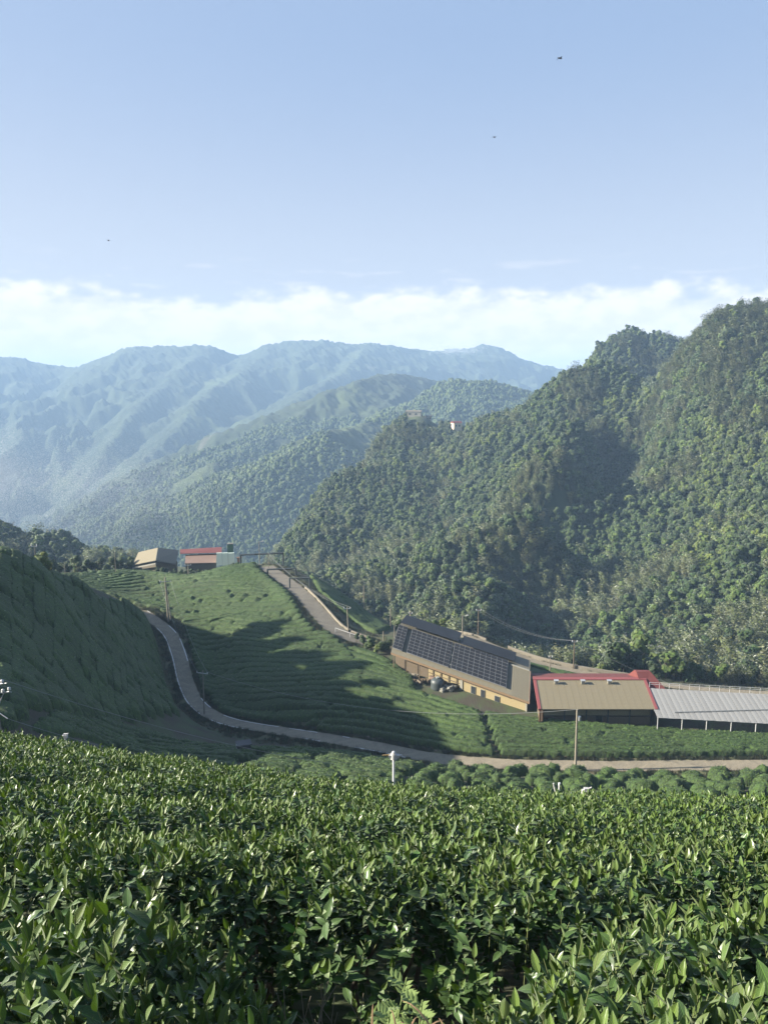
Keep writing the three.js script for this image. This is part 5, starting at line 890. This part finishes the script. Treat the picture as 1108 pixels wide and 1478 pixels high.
  const strip = (pts, w, up) => { const P = [], I = []; pts.forEach((p, i) => { const t = i / (pts.length - 1), d = (pts[Math.min(i + 1, pts.length - 1)].clone().sub(pts[Math.max(0, i - 1)])).normalize(), s = d.cross(up ?? V(0.1, 1, 0.2)).normalize().multiplyScalar(w * Math.sin(Math.PI * (0.12 + 0.88 * t)) + 0.0003); P.push(p.x - s.x, p.y - s.y, p.z - s.z, p.x, p.y + w * 0.25, p.z, p.x + s.x, p.y + s.y, p.z + s.z); }); for (let i = 0; i + 1 < pts.length; i++) for (let k = 0; k < 2; k++) { const a = i * 3 + k; I.push(a, a + 1, a + 3, a + 1, a + 4, a + 3); } const g = new THREE.BufferGeometry(); g.setAttribute('position', new THREE.Float32BufferAttribute(P, 3)); g.setIndex(I); g.computeVertexNormals(); return g; };
  const R = rng(31);
  function fernWeed(px, py, d, h, label) {
    const top = at(px, py, d), b = V(top.x, top.y - h, top.z), g = thing('weed', label, 'weed', b); const stem = []; let p = V(0, -0.1, 0);
    const path = []; for (let i = 0; i <= 8; i++) { const t = i / 8; path.push(V(0.10 * t * t * h + 0.02 * noise(t * 4, px), h * t, 0.02 * t)); }
    for (let i = 0; i < 8; i++) stem.push(bar(path[i], path[i + 1], 0.004 * (1 - i / 12), 5)); mesh('stem', mergeGeometries(stem), weedMat, g);
    const lv = []; for (let i = 1; i < 26; i++) { const t = 0.2 + 0.8 * i / 26, q = path[0].clone().lerp(path[8], t).add(V(0.1 * t * t * h - 0.1 * t * h, 0, 0)), a = i * 2.4, l = (0.065 - 0.035 * t) * (0.7 + R() * 0.5), dir = V(Math.cos(a), 0.35, Math.sin(a)); lv.push(strip([0, 0.25, 0.5, 0.75, 1].map((s) => q.clone().addScaledVector(dir, l * s).add(V(0, -l * 0.4 * s * s, 0))), 0.004)); for (let k = 1; k < 4; k++) { const e = q.clone().addScaledVector(dir, l * k / 4); lv.push(strip([0, 0.5, 1].map((s) => e.clone().add(V(Math.cos(a + 1.2) * 0.019 * s, 0.008 * s, Math.sin(a + 1.2) * 0.019 * s))), 0.004), strip([0, 0.5, 1].map((s) => e.clone().add(V(Math.cos(a - 1.2) * 0.019 * s, 0.008 * s, Math.sin(a - 1.2) * 0.019 * s))), 0.004)); } }
    mesh('foliage', mergeGeometries(lv), weedMat, g);
  }
  fernWeed(548, 1400, 1.42, 0.55, 'tall pale green feathery weed rising in the gap in the tea');
  fernWeed(576, 1432, 1.36, 0.45, 'shorter feathery weed beside the tall pale weed in the gap');
  fernWeed(532, 1448, 1.32, 0.40, 'low feathery weed at the foot of the tall pale weed');
  { // brown dead grass
    const t = at(610, 1452, 1.2), b = V(t.x, t.y - 0.34, t.z), g = thing('dry_grass_tuft', 'dry brown grass tuft in the gap in the tea', 'dry grass', b); const lv = [];
    for (let i = 0; i < 90; i++) { const a = R() * 6.28, l = 0.05 + R() * 0.07, x = (R() - 0.5) * 0.2, z = (R() - 0.5) * 0.14, o2 = 0.3 + R() * 0.7; lv.push(strip([0, 0.2, 0.4, 0.6, 0.8, 1].map((s) => V(x + Math.cos(a) * l * o2 * s, l * (s * 1.3 - s * s * 0.8) + 0.18, z + Math.sin(a) * l * o2 * s)), 0.0018)); }
    mesh('blade_cluster', mergeGeometries(lv), dryMat, g).userData.kind = 'stuff';
  }
  const twig = (px, py, d, label, seed) => { const Q = rng(seed), t = at(px, py, d), b = V(t.x, t.y - 0.46, t.z), g = thing('bare_twig', label, 'twig', b), gs = []; const grow = (p, dir, l, r, n) => { const e = p.clone().addScaledVector(dir, l); gs.push(bar(p, e, r, 5, r * 0.7)); if (n) for (let k = 0; k < 2; k++) grow(e, dir.clone().add(V((Q() - 0.5) * 1.3, (Q() - 0.2) * 0.4, (Q() - 0.5) * 0.8)).normalize(), l * 0.72, r * 0.65, n - 1); }; grow(V(0, -0.05, 0), V(0.05, 1, 0), 0.16, 0.004, 3); mesh('branches', mergeGeometries(gs), twigMat, g); };
  twig(477, 1392, 1.45, 'forked bare grey twig standing in the dark gap in the tea', 4); twig(442, 1390, 1.42, 'straight bare grey twig standing in the dark gap in the tea', 9); twig(508, 1410, 1.5, 'small crooked bare twig leaning in the dark gap in the tea', 15);
  { // fallen leaves on the soil
    const P = []; for (let i = 0; i < 420; i++) { const d = 0.8 + R() * 1.6, x = (R() - 0.5) * 1.6; P.push([x, d]); }
    const im = shade(new THREE.InstancedMesh(G[1], dryMat, P.length)); im.name = numbered('leaf_litter'); im.userData = { kind: 'stuff', label: 'brown fallen leaves on the soil of the gap', category: 'leaf litter' };
    P.forEach(([x, d], i) => { E4.set(-1.5 + (R() - 0.5) * 0.6, R() * 6.28, (R() - 0.5) * 0.6, 'YXZ'); M4.compose(V(x, land(x, -d) + 0.012 + R() * 0.02, -d), Q4.setFromEuler(E4), V(0.9, 0.9, 0.9)); im.setMatrixAt(i, M4); }); scene.add(im);
  }
  { // long bladed grass standing out of the tea
    const t = at(92, 1236, 2.75), b = V(t.x, t.y - 0.35, t.z), g = thing('tall_grass', 'long arching lime green grass blades standing out of the tea', 'grass', b), lime = phys('lime_blade', 0.22, 0.31, 0.06, { roughness: 0.8, transmission: 0.3, clearcoat: 0.3, clearcoatRoughness: 0.4 });
    for (const [a, l, up, w, out] of [[0.1, 0.34, 0.42, 0.016, 1], [0.35, 0.26, 0.40, 0.013, 0.9], [2.0, 0.20, 0.62, 0.009, 0.25], [3.4, 0.16, 0.28, 0.010, 0.9], [-0.5, 0.22, 0.33, 0.011, 1], [4.4, 0.2, 0.30, 0.010, 0.8]]) mesh('leaf', strip([0, 0.12, 0.25, 0.4, 0.55, 0.7, 0.85, 1].map((s) => V(Math.cos(a) * l * out * s * s * 0.9 + 0.01, up * (1.7 * s - 0.85 * s * s), Math.sin(a) * l * out * s * s * 0.5)), w), lime, g);
    mesh('stem', bar(V(0, -0.2, 0), V(0.01, 0.2, 0), 0.006, 6), lime, g);
  }
  // a few taller shoots above the clipped top
  const shootAt = (px, py, d, h, seed) => { const Q = rng(seed), t = at(px, py, d), b = V(t.x, t.y - h, t.z), g = thing('tea_shoot', 'upright young tea shoot standing above the clipped hedge', 'tea shoot', b, 0, 'young shoots above the near hedges'); mesh('stem', bar(V(0, -0.1, 0), V(0.01, h * 0.9, 0), 0.0022, 5), stemMat, g); for (let k = 0; k < 7; k++) { const m = mesh('leaf', G[k > 3 ? 2 : 1], YOUNG, g); m.position.set(0.01 * k / 7, h * (0.25 + 0.1 * k), 0); m.quaternion.setFromEuler(new THREE.Euler(0, k * 2.4 + Q(), 0)).multiply(new THREE.Quaternion().setFromEuler(new THREE.Euler(-(1.0 - k * 0.11), 0, 0))); } };
  [[200, 1103, 8.4, 0.4], [258, 1100, 8.8, 0.35], [889, 1140, 7.3, 0.42], [606, 1140, 7.2, 0.35], [955, 1152, 7.2, 0.3], [60, 1300, 2.4, 0.25], [420, 1255, 2.9, 0.25], [760, 1290, 2.3, 0.25]].forEach((s, i) => shootAt(...s, 40 + i));
}

// ---------------------------------------------------------------- mist in the valley: a soft swarm of drops
{
  const drop = new THREE.OctahedronGeometry(1, 0), m = new THREE.MeshPhysicalMaterial({ color: col(0.78, 0.79, 0.80), roughness: 1, transmission: 0.5 }); m.name = 'mist_drop';
  const R = rng(909), gauss = () => (R() + R() + R() + R() - 2) * 0.87;
  function mist(name, label, px, py, d, rx, ry, rz, size, count, rough) {
    const o = at(px, py, d), im = new THREE.InstancedMesh(drop, m, count); im.name = numbered(name); im.userData = { kind: 'stuff', label, category: 'cloud' }; im.receiveShadow = true; im.castShadow = true; im.position.copy(o);
    let i = 0; while (i < count) { const x = gauss(), y = gauss(), z = gauss(); if (R() > clamp(0.5 + rough * fbm(x * 1.3 + px, y * 1.3, z * 0.6, 4), 0.02, 1)) continue; const s = size * (0.6 + 0.8 * R()); E4.set(R() * 3, R() * 3, 0); M4.compose(V(x * rx, y * ry, z * rz), Q4.setFromEuler(E4), V(s, s, s)); im.setMatrixAt(i++, M4); }
    scene.add(im);
  }
  mist('mist_cloud', 'white cloud of mist drifting in the valley', -30, 672, 950, 52, 46, 40, 0.12, 150000, 1.6);
  mist('mist_bank_cloud', 'faint pale mist bank lying over the valley floor', 60, 722, 840, 190, 66, 70, 0.12, 170000, 1.2);
  mist('wisp_cloud', 'thin wisp of cloud clinging to the far ridge', 655, 503, 3050, 95, 26, 40, 0.6, 5000, 1.8);
}
renderer.render(scene, camera);
